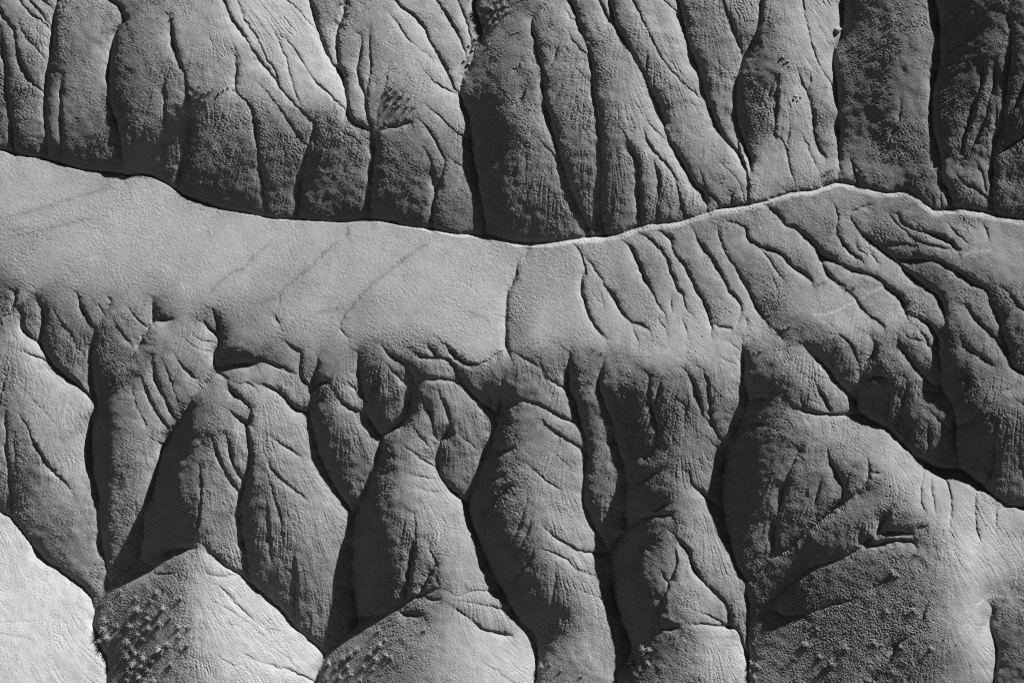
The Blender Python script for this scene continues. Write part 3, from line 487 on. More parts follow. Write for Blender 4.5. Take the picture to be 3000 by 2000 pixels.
K 50,50,130 150,50,131 250,100,132 350,60,101 430,80,93 50,200,126 200,170,154 300,230,160 420,250,131 20,330,32 60,280,83 60,400,43 20,500,11 110,350,133 200,350,178 350,350,167 420,400,145 150,500,149 80,560,49 40,700,3 100,700,3 20,780,0 60,850,-4 120,640,64 250,500,194 350,520,173 480,580,168 550,650,173 230,580,202 330,650,202 420,720,196 550,760,184 200,700,133 300,750,181 400,830,183 500,850,185 600,850,172 620,1000,171 500,920,194 350,850,177 240,850,110 200,900,59 130,900,-4 80,1000,-2 180,1000,3 100,1150,46 200,1150,41 320,1000,185 400,950,194 300,1080,18 340,1120,0 400,1120,93 480,1050,194 560,1050,195 620,1100,175 550,1150,152 650,1250,117 730,1330,122 450,1200,87 350,1220,56 250,1250,67 200,1350,72 300,1350,80 400,1300,103 500,1320,202 450,1400,194 600,1350,127 600,1420,202 680,1420,132 250,1480,29 350,1500,28 450,1500,35 550,1500,193 640,1520,199 230,1400,68 20,1150,201 80,1230,208 60,1330,228 100,1450,228 30,1500,228 130,1520,216 510,100,-9 540,50,52 500,300,-11 560,200,71 540,350,42 600,100,105 650,200,131 700,200,126 600,350,107 680,350,131 720,400,118 640,450,88 560,450,49 600,550,55 680,500,118 700,560,112 620,620,44 630,30,96 560,520,3 520,440,-19 780,60,39 850,100,44 880,160,-2 800,170,-10 850,230,-11 950,100,81 1000,50,56 1050,130,69 1050,30,108 1150,100,138 1250,100,149 1350,150,153 1200,200,153 1300,280,160 1340,350,146 930,230,53 800,330,-21 850,380,-22 800,450,-29 900,330,22 960,300,67 980,350,56 1010,240,89 1000,400,62 950,430,28 1080,200,166 1100,300,185 1200,350,190 1150,450,161 1300,450,176 1300,600,168 1200,600,154 1340,700,168 1250,700,155 1400,800,157 1080,400,103 1060,500,86 900,520,72 1000,500,73 830,560,60 760,580,12 820,600,-9 720,650,29 800,680,24 880,620,65 940,560,83 700,780,-28 780,700,6 850,720,-9 860,800,40 930,700,66 980,650,95 900,900,31 850,1000,14 750,900,-31 720,1050,-35 780,1100,-16 850,1150,-9 960,900,61 980,980,42 930,1050,21 900,1180,4 760,1230,-38 820,1250,-38 1020,700,108 1050,780,90 1000,800,85 1020,860,76 1130,700,108 1080,850,98 1080,950,98 1150,900,174 1050,1050,56 1000,1150,32 1120,1100,81 1180,1000,177 1250,1030,175 1250,920,186 1320,1060,124 1380,1130,88 1150,1160,134 1200,800,118 1280,880,111 1350,880,167 1450,900,126 1400,960,152 1500,920,124 1450,1050,83 1500,1100,99 1450,1150,88 1520,1180,114 1510,1000,100 1530,1300,131 1130,640,87 1150,620,125 970,1230,-22 1050,1220,41 950,1300,55 1100,1230,74 1200,1130,202 1300,1170,194 1400,1230,162 1250,1230,171 1200,1300,68 1300,1320,196 1450,1300,158 1150,1350,89 1050,1350,77 900,1300,-22 880,1370,-33 850,1450,29 800,1500,41 1000,1450,78 1200,1450,124 1300,1400,215 1400,1400,228 1500,1400,227 1450,1500,228 1300,1500,211 950,1530,57 750,1500,90 1100,1530,98 860,1330,-45 1440,100,-20 1420,250,-33 1420,400,-31 1550,100,17 1550,250,-8 1500,350,-27 1640,200,35 1600,400,20 1640,330,52 1480,550,-21 1450,600,-19 1560,550,62 1640,550,86 1500,720,7 1560,700,67 1620,650,91 1570,820,103 1640,730,114 1540,860,121 1650,850,63 1600,950,43 1650,1000,59 1580,1080,15 1640,1080,7 1580,1160,136 1610,1250,91 1600,1400,70 1650,1300,73 1580,1500,62 1650,1500,75 1570,1300,69
L 60,100,51 100,40,34 150,60,65 50,250,56 90,300,53 30,400,53 30,550,79 250,100,89 350,60,112 200,250,81 300,250,80 400,250,71 430,300,79 150,400,77 250,400,89 330,380,80 90,600,68 150,550,55 200,500,58 300,480,47 450,100,95 530,200,75 480,250,51 600,150,87 560,280,74 505,320,-34 620,250,60 700,120,149 650,40,160 550,50,146 750,100,183 830,150,198 700,230,50 660,290,-33 700,290,-39 800,230,194 900,250,201 930,100,189 950,350,195 820,320,165 850,300,178 720,340,142 620,350,148 700,400,153 750,460,108 650,450,91 680,550,86 550,400,109 500,400,97 450,500,69 560,500,85 450,600,59 560,600,55 350,530,50 350,620,42 250,600,-5 280,560,26 260,660,3 150,720,35 350,700,32 450,660,46 200,780,55 50,800,30 100,870,58 50,950,51 20,720,21 30,870,8 850,420,50 780,520,-8 830,520,18 900,460,49 950,480,104 900,540,1 980,540,29 1030,560,55 870,400,146 800,600,132 900,600,114 700,620,36 720,650,-32 660,645,-24 850,640,78 950,620,97 1060,620,19 1090,660,4 1030,700,112 1110,600,124 1000,600,69 900,680,74 800,700,72 1000,460,181 1050,350,180 1030,200,173 1100,250,169 1130,350,178 1150,500,199 1080,500,197 1250,300,168 1250,500,179 1300,400,162 1420,350,157 1420,500,163 1550,450,154 1640,450,163 1600,550,173 1500,620,202 1300,650,228 1200,700,228 1350,700,228 1500,750,228 1640,800,228 1650,680,228 1150,630,222 1200,800,201 1350,800,214 1500,850,189 1600,900,126 1500,930,107 1400,900,177 1300,900,191 1640,960,67 1500,990,183 1400,1000,202 1350,1050,220 1600,1060,138 1500,1050,143 1420,1080,184 1560,1000,173 1300,1100,226 1380,1130,226 1250,1200,197 1350,1250,228 1420,1300,228 1300,1300,226 1450,1400,228 1400,1450,169 1300,1450,125 1250,1400,125 1450,1520,165 1200,1500,100 1350,1540,124 1500,1200,10 1550,1150,65 1600,1200,127 1500,1300,-18 1550,1280,108 1650,1280,21 1600,1400,4 1550,1450,6 1520,1500,146 1650,1500,0 1550,1550,-29 650,780,24 550,800,44 400,850,54 300,900,62 200,950,31 100,1020,26 60,1060,-18 150,1090,-24 350,1000,62 500,950,64 650,900,58 750,800,80 830,840,-33 900,780,104 900,900,103 700,1000,83 800,950,95 1000,800,133 1050,900,113 1000,1000,107 950,1100,106 1080,1050,103 1150,950,114 1150,1100,134 1250,1000,141 1200,1200,147 1050,1150,86 1000,1250,104 1100,1280,107 600,1100,63 400,1120,51 200,1150,83 50,1150,62 300,1250,68 500,1200,86 100,1300,84 250,1400,56 400,1400,54 430,1440,-19 600,1300,100 700,1200,107 700,1400,136 600,1450,131 100,1450,104 250,1520,111 500,1520,114 850,1200,115 750,1420,124 870,1340,26 850,1450,86 950,1400,88 1050,1400,106 1000,1500,95 800,1530,76 1150,1400,105 900,1530,86
'''
def ray(u, v):
    a = (u - 1500.0) / FPX; b = (1000.0 - v) / FPX
    return [FWD[k] + RGT[k] * a + UPV[k] * b for k in range(3)]

def parse(line):
    """sheet-coded coordinates -> list of numbers tuples in survey units"""
    out, off = [], (0, 0)
    for tok in line.split():
        if tok in SHEET: off = SHEET[tok]; continue
        q = [float(t) for t in tok.split(',')]
        out.append((off[0] + q[0] / SHEET_SCALE, off[1] + q[1] / SHEET_SCALE) + tuple(q[2:]))
    return out

def smooth_line(p, step=7.0):
    """Catmull-Rom through the points, sampled every few units"""
    p = np.array(p, float); n = len(p)
    if n < 2: return p
    q = np.vstack([2 * p[0] - p[1], p, 2 * p[-1] - p[-2]])
    out = []
    for i in range(1, n):
        a, b, c, d = q[i - 1], q[i], q[i + 1], q[i + 2]
        m = max(1, int(np.hypot(*(c - b)) / step))
        for t in np.arange(m) / m:
            out.append(.5 * ((2 * b) + (c - a) * t + (2 * a - 5 * b + 4 * c - d) * t * t + (3 * b - a - 3 * c + d) * t ** 3))
    out.append(p[-1])
    return np.array(out)

def extend(p):
    """lines that reach the edge of the survey run on beyond it"""
    p = [tuple(a[:2]) for a in p]
    def off(a, b):
        x, y = a
        if not (x < 14 or x > 2986 or y < 10 or y > 1990): return None
        d = np.array(a) - np.array(b); d /= max(1e-6, np.hypot(*d))
        if (x < 14 and d[0] > -.2) or (x > 2986 and d[0] < .2) or (y < 10 and d[1] > -.2) or (y > 1990 and d[1] < .2): return None
        return [tuple(np.array(a) + d * k) for k in (150, 420)]
    e = off(p[-1], p[-2]);
    if e: p = p + e
    e = off(p[0], p[1])
    if e: p = e[::-1] + p
    return p

LINES = []
for ln in GUL.strip().splitlines():
    k, rest = ln.split(' ', 1)
    LINES.append((int(k), smooth_line(extend(parse(rest)))))
foot_pts = smooth_line([(-480, 395), (-200, 410)] + [a[:2] for a in parse(FOOT)] + [(3200, 660), (3480, 690)])
LINES.append((6, foot_pts))
rim_pts = smooth_line([(-480, 815)] + [a[:2] for a in parse(RIM)] + [(3200, 760), (3480, 730)])
TPTS = []
for ln in BRIGHT.strip().splitlines(): TPTS += parse(ln)
TPTS = np.array(TPTS)

def grid(step):
    us = np.arange(U0, U1 + 1e-6, step); vs = np.arange(V0, V1 + 1e-6, step)
    return us, vs

def resize(a, us0, vs0, us, vs):
    """cubic resampling of a regular grid"""
    def ax(x0, x):
        st = x0[1] - x0[0]; f = (x - x0[0]) / st; i = np.clip(np.floor(f).astype(int), 0, len(x0) - 2); t = f - i
        idx = [np.clip(i + k, 0, len(x0) - 1) for k in (-1, 0, 1, 2)]
        w = [(-t + 2 * t * t - t ** 3) / 2, (2 - 5 * t * t + 3 * t ** 3) / 2, (t + 4 * t * t - 3 * t ** 3) / 2, (-t * t + t ** 3) / 2]
        return idx, w
    iy, wy = ax(vs0, vs); ix, wx = ax(us0, us)
    b = sum(a[iy[k], :] * wy[k][:, None] for k in range(4))
    return sum(b[:, ix[k]] * wx[k][None, :] for k in range(4)).astype(np.float32)

def blur(a, r):
    """gaussian blur by FFT, mirrored edges, r in cells"""
    p = int(3 * r) + 1
    b = np.pad(a, p, mode='reflect' if p < min(a.shape) else 'edge')
    fy = np.fft.fftfreq(b.shape[0])[:, None]; fx = np.fft.rfftfreq(b.shape[1])[None, :]
    g = np.exp(-2 * (math.pi * r) ** 2 * (fx * fx + fy * fy))
    return np.fft.irfft2(np.fft.rfft2(b) * g, s=b.shape)[p:-p, p:-p].astype(np.float32)

def line_y(pts, us):
    o = np.argsort(pts[:, 0]); return np.interp(us, pts[o, 0], pts[o, 1])

def dist_field(us, vs, lines, reach):
    """distance to the nearest of the lines (capped at reach)"""
    st = us[1] - us[0]
    D = np.full((len(vs), len(us)), reach, np.float32)
    for p in lines:
        for a, b in zip(p[:-1], p[1:]):
            x0 = max(0, int((min(a[0], b[0]) - reach - U0) / st)); x1 = min(len(us), int((max(a[0], b[0]) + reach - U0) / st) + 2)
            y0 = max(0, int((min(a[1], b[1]) - reach - V0) / st)); y1 = min(len(vs), int((max(a[1], b[1]) + reach - V0) / st) + 2)
            if x1 <= x0 or y1 <= y0: continue
            X = us[None, x0:x1] - a[0]; Y = vs[y0:y1, None] - a[1]
            dx, dy = b[0] - a[0], b[1] - a[1]; L = dx * dx + dy * dy + 1e-9
            t = np.clip((X * dx + Y * dy) / L, 0, 1)
            d = np.sqrt((X - t * dx) ** 2 + (Y - t * dy) ** 2)
            np.minimum(D[y0:y1, x0:x1], d, out=D[y0:y1, x0:x1])
    return D

def cg(A, b, x, pre, it):
    r = b - A(x); z = r * pre; p = z.copy(); rz = float((r * z).sum())
    for _ in range(it):
        Ap = A(p); al = rz / (float((p * Ap).sum()) + 1e-30)
        x = x + al * p; r = r - al * Ap; z = r * pre
        rz2 = float((r * z).sum()); p = z + (rz2 / (rz + 1e-30)) * p; rz = rz2
    return x

def bright_field(step, x0=None, it=120):
    us, vs = grid(step)
    D = dist_field(us, vs, [p for k, p in LINES if k >= 3], step * 1.5)
    bar = D < step * .72
    cx = np.where(bar[:, 1:] | bar[:, :-1], .01, 1.).astype(np.float32)
    cy = np.where(bar[1:] | bar[:-1], .01, 1.).astype(np.float32)
    W = np.zeros(bar.shape, np.float32); F = np.zeros(bar.shape, np.float32)
    iu = np.clip(np.round((TPTS[:, 0] - U0) / step).astype(int), 0, len(us) - 1)
    iv = np.clip(np.round((TPTS[:, 1] - V0) / step).astype(int), 0, len(vs) - 1)
    wp = .7 * (6. / step) ** 1
    np.add.at(W, (iv, iu), wp); np.add.at(F, (iv, iu), wp * TPTS[:, 2])
    W0 = 1e-6
    def A(x):
        o = W * x + W0 * x
        dx = cx * (x[:, 1:] - x[:, :-1]); o[:, 1:] += dx; o[:, :-1] -= dx
        dy = cy * (x[1:] - x[:-1]); o[1:] += dy; o[:-1] -= dy
        return o
    dg = W + W0
    dg[:, 1:] += cx; dg[:, :-1] += cx; dg[1:] += cy; dg[:-1] += cy
    x = np.full(bar.shape, 100, np.float32) if x0 is None else x0
    x = cg(A, F + W0 * 100, x, 1 / dg, it)
    return us, vs, x, bar

def sstep(a, b, x):
    t = np.clip((x - a) / (b - a), 0, 1); return t * t * (3 - 2 * t)

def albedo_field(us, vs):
    """tone differences of the clay: broad paler and darker patches"""
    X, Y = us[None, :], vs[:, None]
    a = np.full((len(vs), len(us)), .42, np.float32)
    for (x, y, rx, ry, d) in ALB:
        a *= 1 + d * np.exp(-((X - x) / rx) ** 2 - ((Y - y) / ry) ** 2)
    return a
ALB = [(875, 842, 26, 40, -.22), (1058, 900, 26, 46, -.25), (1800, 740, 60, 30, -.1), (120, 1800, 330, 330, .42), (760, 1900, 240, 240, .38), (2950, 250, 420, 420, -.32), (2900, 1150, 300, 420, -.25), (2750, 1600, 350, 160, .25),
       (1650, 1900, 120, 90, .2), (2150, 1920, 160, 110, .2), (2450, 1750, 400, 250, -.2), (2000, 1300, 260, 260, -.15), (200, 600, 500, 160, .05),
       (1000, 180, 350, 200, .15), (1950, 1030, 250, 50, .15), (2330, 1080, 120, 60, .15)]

VERB = False
FEED, WT, QB = .7, .08, .35
KLIT, AMB = 1.92, .0105      # brightness of a sun-facing surface of albedo 1, and of the sky light
def want_ns(L, alb):
    s = np.clip(L, 4, 250) / 255.
    lin = np.where(s > .04045, ((s + .055) / 1.055) ** 2.4, s / 12.92)
    return np.clip((lin / alb - AMB / .5) / KLIT, .0, .985) - .0026 * np.clip(55 - L, 0, 80) - .0028 * np.clip(38 - L, 0, 60)

def solve_height(step, h, bright_s, us_s, vs_s, outer, it):
    us, vs = grid(step)
    L = resize(bright_s, us_s, vs_s, us, vs) if bright_s.shape != (len(vs), len(us)) else bright_s
    ns = want_ns(L, albedo_field(us, vs))
    X, Y = np.meshgrid(us, vs)
    rx, ry, rz = ray(X, Y)
    k = -CAM[2] / rz
    Q = [CAM[0] + k * rx, CAM[1] + k * ry]
    r = [rx / rz, ry / rz]
    def gu(a): return np.gradient(a, step, axis=1)
    def gv(a): return np.gradient(a, step, axis=0)
    Qu, Qv, ru, rv = [gu(q) for q in Q], [gv(q) for q in Q], [gu(q) for q in r], [gv(q) for q in r]
    s = SUNV[:2] / np.hypot(*SUNV[:2]); t = np.array([-s[1], s[0]])
    sc, cc = SUNV[2], math.hypot(SUNV[0], SUNV[1])
    # general lie of the land: hillside, terrace, lower badlands
    fy = line_y(foot_pts, us)[None, :]; ry_ = line_y(rim_pts, us)[None, :]
    up = 1 - sstep(-60, 10, Y - fy); low = sstep(-40, 90, Y - ry_)
    mac = [0.0 * X, .52 * up + .42 * low + .08 * (1 - up) * (1 - low)]
    qm = mac[0] * t[0] + mac[1] * t[1]
    if h is None: h = np.zeros_like(X)
    corr = np.zeros(X.shape, np.float32)
    eps = 1e-7 * step * step
    for o in range(outer):
        hu, hv = gu(h), gv(h)
        a = [Qu[i] + h * ru[i] for i in (0, 1)]; b = [Qv[i] + h * rv[i] for i in (0, 1)]
        # world slope g from hu = g.(a) + hu g.r
        m11 = a[0] + hu * r[0]; m12 = a[1] + hu * r[1]; m21 = b[0] + hv * r[0]; m22 = b[1] + hv * r[1]
        det = m11 * m22 - m12 * m21
        g0 = (hu * m22 - hv * m12) / det; g1 = (hv * m11 - hu * m21) / det
        q = np.clip(g0 * t[0] + g1 * t[1], -.6, .6)
        if h.any():
            act = np.clip((sc - (g0 * s[0] + g1 * s[1]) * cc) / np.sqrt(1 + g0 * g0 + g1 * g1), -.5, 1)
            corr = .5 * corr + blur(np.clip(ns - act, -.35, .35), 1.0)
        if VERB: print(step, o, 'err', float(np.abs(ns-np.clip((sc - (g0 * s[0] + g1 * s[1]) * cc) / np.sqrt(1 + g0 * g0 + g1 * g1), 0, 1)).mean()), 'tslope', float(np.abs(q-qm).mean()))
        nse = np.clip(ns + FEED * corr, -.30, .92)
        if o == 0 and outer > 4: q = qm
        # slope along the sun direction giving the wanted incidence
        p = np.zeros_like(q)
        lo = np.full_like(q, -1.9); hi = np.full_like(q, 1.75 * sc / cc)
        for _ in range(18):
            p = .5 * (lo + hi); f = (sc - p * cc) / np.sqrt(1 + p * p + q * q)
            # incidence grows as p falls (until facing the sun)
            bigger = f > nse; lo = np.where(bigger, p, lo); hi = np.where(bigger, hi, p)
        pk = -cc / sc * (1 + 0 * q); p = np.maximum(p, np.maximum(-1.0, pk))
        G0 = p * s[0] + (QB * q + (1 - QB) * qm) * t[0]; G1 = p * s[1] + (QB * q + (1 - QB) * qm) * t[1]
        den = np.clip(1 - (G0 * r[0] + G1 * r[1]), .35, 3)
        Hu = (G0 * a[0] + G1 * a[1]) / den; Hv = (G0 * b[0] + G1 * b[1]) / den
        # weights in image space
        det2 = (a[0] * b[1] - a[1] * b[0])
        s1 = (s[0] * b[1] - s[1] * b[0]) / det2; s2 = (-s[0] * a[1] + s[1] * a[0]) / det2
        t1 = (t[0] * b[1] - t[1] * b[0]) / det2; t2 = (-t[0] * a[1] + t[1] * a[0]) / det2
        ws, wt = 1.0, WT
        sc_ = np.mean(s1 ** 2) + 1e-12
        K11 = (ws * s1 * s1 + wt * t1 * t1) / sc_; K12 = (ws * s1 * s2 + wt * t1 * t2) / sc_; K22 = (ws * s2 * s2 + wt * t2 * t2) / sc_
        K11, K12, K22, Hu, Hv = [x.astype(np.float32)[:-1, :-1] for x in (K11, K12, K22, Hu * step, Hv * step)]
        def DT(fx, fy_):
            o_ = np.zeros((len(vs), len(us)), np.float32)
            o_[:-1, 1:] += fx * .5; o_[1:, 1:] += fx * .5; o_[:-1, :-1] -= fx * .5; o_[1:, :-1] -= fx * .5
            o_[1:, :-1] += fy_ * .5; o_[1:, 1:] += fy_ * .5; o_[:-1, :-1] -= fy_ * .5; o_[:-1, 1:] -= fy_ * .5
            return o_
        def Dd(x):
            ex = x[:, 1:] - x[:, :-1]; ey = x[1:] - x[:-1]
            return .5 * (ex[:-1] + ex[1:]), .5 * (ey[:, :-1] + ey[:, 1:])
        def A(x):
            fx, fy_ = Dd(x)
            o_ = DT(K11 * fx + K12 * fy_, K12 * fx + K22 * fy_) + eps * x
            # a little bending stiffness removes the checkerboard mode
            c = x[:-1, :-1] + x[1:, 1:] - x[:-1, 1:] - x[1:, :-1]; c = c * .04
            o_[:-1, :-1] += c; o_[1:, 1:] += c; o_[:-1, 1:] -= c; o_[1:, :-1] -= c
            return o_
        bvec = DT(K11 * Hu + K12 * Hv, K12 * Hu + K22 * Hv)
        d = np.zeros((len(vs), len(us)), np.float32)
        kk = (K11 + K22) * .25 + K12 * 0 + .04
        for sl in ((slice(0, -1), slice(0, -1)), (slice(1, None), slice(0, -1)), (slice(0, -1), slice(1, None)), (slice(1, None), slice(1, None))):
            d[sl] += kk
        h = cg(A, bvec, h.astype(np.float32), 1 / (d + eps), it)
    return us, vs, h

def shade(us, vs, h):
    X, Y = np.meshgrid(us, vs); rx, ry, rz = ray(X, Y)
    k = (h - CAM[2]) / rz
    P = np.stack([CAM[0] + k * rx, CAM[1] + k * ry, CAM[2] + k * rz], -1)
    a = np.gradient(P, axis=1); b = np.gradient(P, axis=0)
    n = np.cross(b, a); n /= np.linalg.norm(n, axis=-1, keepdims=True)
    if n[..., 2].mean() < 0: n = -n
    return P, n, n @ SUNV

def coarse_terrain(final=4.0, verbose=False):
    t0 = time.time()
    us, vs, x, b = bright_field(48, None, 150)
    for st in (24, 12, 6, final):
        u2, v2 = grid(st); x = resize(x, us, vs, u2, v2); us, vs, x, b = bright_field(st, x, 90)
    # soft shading steps across ground, kept sharp at the drainage lines
    m = (~b).astype(np.float32)
    x = np.where(b, blur(x * m, 1.2) / np.maximum(blur(m, 1.2), .05), x)
    ts, tu, tv = x, us, vs
    if verbose: print('tilt', time.time() - t0)
    h = None
    pu = pv = None
    for st, ou, it in ((48, 10, 300), (24, 5, 300), (12, 4, 200), (6, 3, 120), (final, 2, 90)):
        u2, v2 = grid(st)
        if h is not None: h = resize(h, pu, pv, u2, v2)
        xs = ts if st == final else resize(blur(ts, .4 * st / final), tu, tv, u2, v2)
        pu, pv, h = solve_height(st, h, xs, u2, v2, ou, it)
        if verbose: print(st, h.min(), h.max(), time.time() - t0)
    return pu, pv, h, ts
# ---------------------------------------------------------------- fine relief
RNG = np.random.default_rng(7)
def band(shape, lo, hi, ax=1.0, ay=1.0):
    """unit noise between two wavelengths (in cells), optionally stretched"""
    fy = np.fft.fftfreq(shape[0])[:, None] * ay; fx = np.fft.rfftfreq(shape[1])[None, :] * ax
    f = np.sqrt(fx * fx + fy * fy) + 1e-9
    g = np.exp(-(f * lo * .5) ** 2 * 2) * (1 - np.exp(-(f * hi) ** 2))
    a = np.fft.irfft2(np.fft.rfft2(RNG.standard_normal(shape).astype(np.float32)) * g, s=shape)
    return (a / a.std()).astype(np.float32)

def bil(a, x, y):
    x = np.clip(x, 0, a.shape[1] - 1.001); y = np.clip(y, 0, a.shape[0] - 1.001)
    i = x.astype(np.int32); j = y.astype(np.int32); fx = x - i; fy = y - j
    b = a.ravel(); w = a.shape[1]; k = j * w + i
    return (b[k] * (1 - fx) + b[k + 1] * fx) * (1 - fy) + (b[k + w] * (1 - fx) + b[k + w + 1] * fx) * fy

def streaks(N, dx, dy, n):
    """noise smeared along the fall line: the small rills that run down every slope"""
    yy, xx = np.mgrid[0:N.shape[0], 0:N.shape[1]].astype(np.float32)
    acc = N.copy()
    for sg in (1, -1):
        x, y = xx.copy(), yy.copy()
        for k in range(n):
            u = bil(dx, x, y); v = bil(dy, x, y)
            x += sg * u; y += sg * v
            acc += bil(N, x, y)
    acc -= acc.mean()
    return acc / acc.std()

DEPTH = {1: .042, 2: .088, 3: .15, 4: .22, 5: .28, 6: .22}
WIDTH = {1: 2.3, 2: 2.7, 3: 3.3, 4: 4.3, 5: 5.6, 6: 5.0}
BROAD = {1: 0, 2: .03, 3: .08, 4: .11, 5: .12, 6: .04}

def fine_terrain(h, us0, vs0, step):
    us, vs = grid(step)
    H = resize(h, us0, vs0, us, vs)
    shp = H.shape
    WX = band(shp, 14, 70) * 1.2; WY = band(shp, 14, 70) * 1.2
    mod = np.clip(1 + .28 * band(shp, 60, 260), .45, 1.6)
    low = np.zeros(shp, np.float32)
    near = np.full(shp, 200., np.float32)
    fy = line_y(foot_pts, us)[None, :]
    for k in (6, 5, 4, 3, 2, 1):
        w = WIDTH[k]; reach = w * 13
        D = dist_lines(us, vs, [p for q, p in LINES if q == k], reach, WX, WY, w)
        f = np.exp(-D / w) - math.exp(-13)
        # banks slump into a rounded shoulder well away from the cut
        g = np.clip(np.exp(-D / (3.2 * w)) - .02, 0, 1)
        if k == 6: f = f * (vs[:, None] < fy + 2); g = g * (vs[:, None] < fy + 2)
        low = low + mod * (DEPTH[k] * f + BROAD[k] * g)
        if k >= 3: near = np.minimum(near, D)
    H = H - low
    # fall line of the smoothed ground, in cells per step of the image grid
    X, Y = np.meshgrid(us, vs)
    Hs = blur(H, 7)
    Ps, Ns, _ = shade(us, vs, Hs)
    gX, gY = -Ns[..., 0] / Ns[..., 2], -Ns[..., 1] / Ns[..., 2]
    au, av = np.gradient(Ps[..., :2], axis=1), np.gradient(Ps[..., :2], axis=0)
    det = au[..., 0] * av[..., 1] - au[..., 1] * av[..., 0]
    dx = -(gX * av[..., 1] - gY * av[..., 0]) / det; dy = -(gY * au[..., 0] - gX * au[..., 1]) / det
    n = np.sqrt(dx ** 2 + dy ** 2) + 1e-6; wgt = sstep(.03, .25, np.sqrt(gX ** 2 + gY ** 2)).astype(np.float32)
    dx = (dx / n).astype(np.float32); dy = (dy / n).astype(np.float32)
    # half-resolution broad rills
    h2 = (slice(None, None, 2), slice(None, None, 2))
    Nb = band(dx[h2].shape, 7, 22)
    S2 = streaks(Nb, dx[h2], dy[h2], 26)
    S2 = resize(S2, us[::2], vs[::2], us, vs)
    Nf = band(shp, 3.0, 9)
    S1 = streaks(Nf, dx, dy, 16)
    Nm = band(shp, 14, 44)
    S3 = streaks(Nm, dx, dy, 34)
    fy = line_y(foot_pts, us)[None, :]; ry_ = line_y(rim_pts, us)[None, :]
    up = 1 - sstep(-60, 0, Y - fy); lowr = sstep(0, 100, Y - ry_); bench = (1 - up) * (1 - lowr)
    flat = np.clip(bench * (1 - sstep(1500, 2000, X) * .75) + sstep(1450, 1650, Y) * sstep(700, 300, X - 0 * Y) * 0, 0, 1)
    slope = 1 - .9 * flat
    patch = np.clip(.75 + .5 * band(shp, 60, 300), .1, 2)
    patch2 = np.clip(.8 + .45 * band(shp, 80, 400), .15, 2)
    H += slope * wgt * patch * (.006 * S2 - .008 * np.exp(-(S2 / .15) ** 2))
    def crease(S, wd):
        gy_, gx_ = np.gradient(S)
        return np.exp(-(S / (np.sqrt(gx_ ** 2 + gy_ ** 2) + .02) / wd) ** 2)
    H -= slope * wgt * np.clip(patch2 * 1.5 - .7, 0, 1.6) * .018 * crease(S3, 1.1)
    H -= slope * wgt * np.clip(patch * 1.5 - 1.0, 0, 1.4) * .011 * crease(streaks(band(shp, 8, 18), dx, dy, 22), .9)
    H += slope * (.35 + .65 * wgt) * .0035 * S1
    # weathered popcorn surface of the clay
    H += (.0055 + .001 * (1 - flat)) * patch2 * band(shp, 2.5, 6, 1.5, 1.0)
    H += .003 * patch * slope * band(shp, 5, 12, 1.6, 1.0)
    H += .004 * flat * band(shp, 4, 12, 2.2, 1.0)
    H += .010 * slope * band(shp, 24, 60)
    cr = band(shp, 8, 26, 2.0, 1.0)
    H -= .013 * flat * np.clip(patch * 1.6 - .6, 0, 1.5) * crease(cr, .8)
    H -= .008 * flat * np.clip(patch2 * 1.6 - .6, 0, 1.5) * crease(band(shp, 14, 50, 1.5, 1.0), .8)
    # rough, lumpy weathering of the shaded lower right slope
    rough = np.exp(-((X - 2500) / 330) ** 2 - ((Y - 1850) / 200) ** 2) + .7 * np.exp(-((X - 1150) / 160) ** 2 - ((Y - 1900) / 110) ** 2) + .6 * np.exp(-((X - 380) / 110) ** 2 - ((Y - 1850) / 170) ** 2)
    H += np.clip(rough, 0, 1) * .016 * band(shp, 3, 6)
    # wash: the channel floor is nearly smooth
    wst = np.interp(us, [-480, 600, 1000, 1400, 1550, 1900, 2250, 2440, 2650, 3000, 3480], [1.2, 1.4, 4, 9, 13, 18, 17, 13, 16, 21, 22])[None, :]
    inw = (Y - fy - .8 * band(shp, 16, 60)) / (wst * .85 * (1 + .10 * band(shp, 30, 120)).clip(.5, 1.6))
    m = sstep(-.2, .15, inw) * (1 - sstep(.85, 1.3, inw))
    H = H * (1 - m) + m * (blur(H, 2.2) - .05 + .012 * band(shp, 3, 9))
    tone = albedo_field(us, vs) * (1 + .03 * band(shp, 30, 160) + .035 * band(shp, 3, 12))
    # dusty pale tracks worn across the ground, seen as thin light lines
    tr = dist_field(us, vs, [smooth_line([a[:2] for a in parse(t)]) for t in TRACKS], 14)
    tone *= 1 + .35 * np.exp(-(tr / 4.5) ** 2)
    # darker seams along the shallow rills that cross the terrace
    sm = dist_lines(us, vs, [smooth_line([a[:2] for a in parse(t)]) for t in SEAMS], 12, WX, WY, 3)
    tone *= 1 - .18 * np.exp(-(sm / 3.0) ** 2) - .07 * np.exp(-sm / 5)
    return us, vs, H.astype(np.float32), tone.astype(np.float32), inw, (Y - ry_)

SEAMS = ['F 120,600 150,550 155,490 200,420 350,300 430,220 520,140', 'F 490,760 540,690 600,590 680,490 740,430 850,340 990,230 1140,130', 'E 1290,510 1360,490 1420,410 1510,340 1600,300 1650,240 F 80,150 130,100',
         'F 0,545 60,520 150,490', 'F 320,640 420,590 510,570 600,560', 'F 570,20 600,50 590,100', 'A 0,1430 250,1370 500,1290 700,1230', 'A 0,1568 300,1500 620,1420', 'F 1330,560 1430,600 1510,630 1560,700', 'E 0,60 200,30']
TRACKS = ['H 300,610 400,600 560,530 700,450 780,420', 'L 1370,1060 1420,1015 1480,1000 1560,1003 1680,1010', 'H 1040,470 1150,420 1300,215 1450,190']

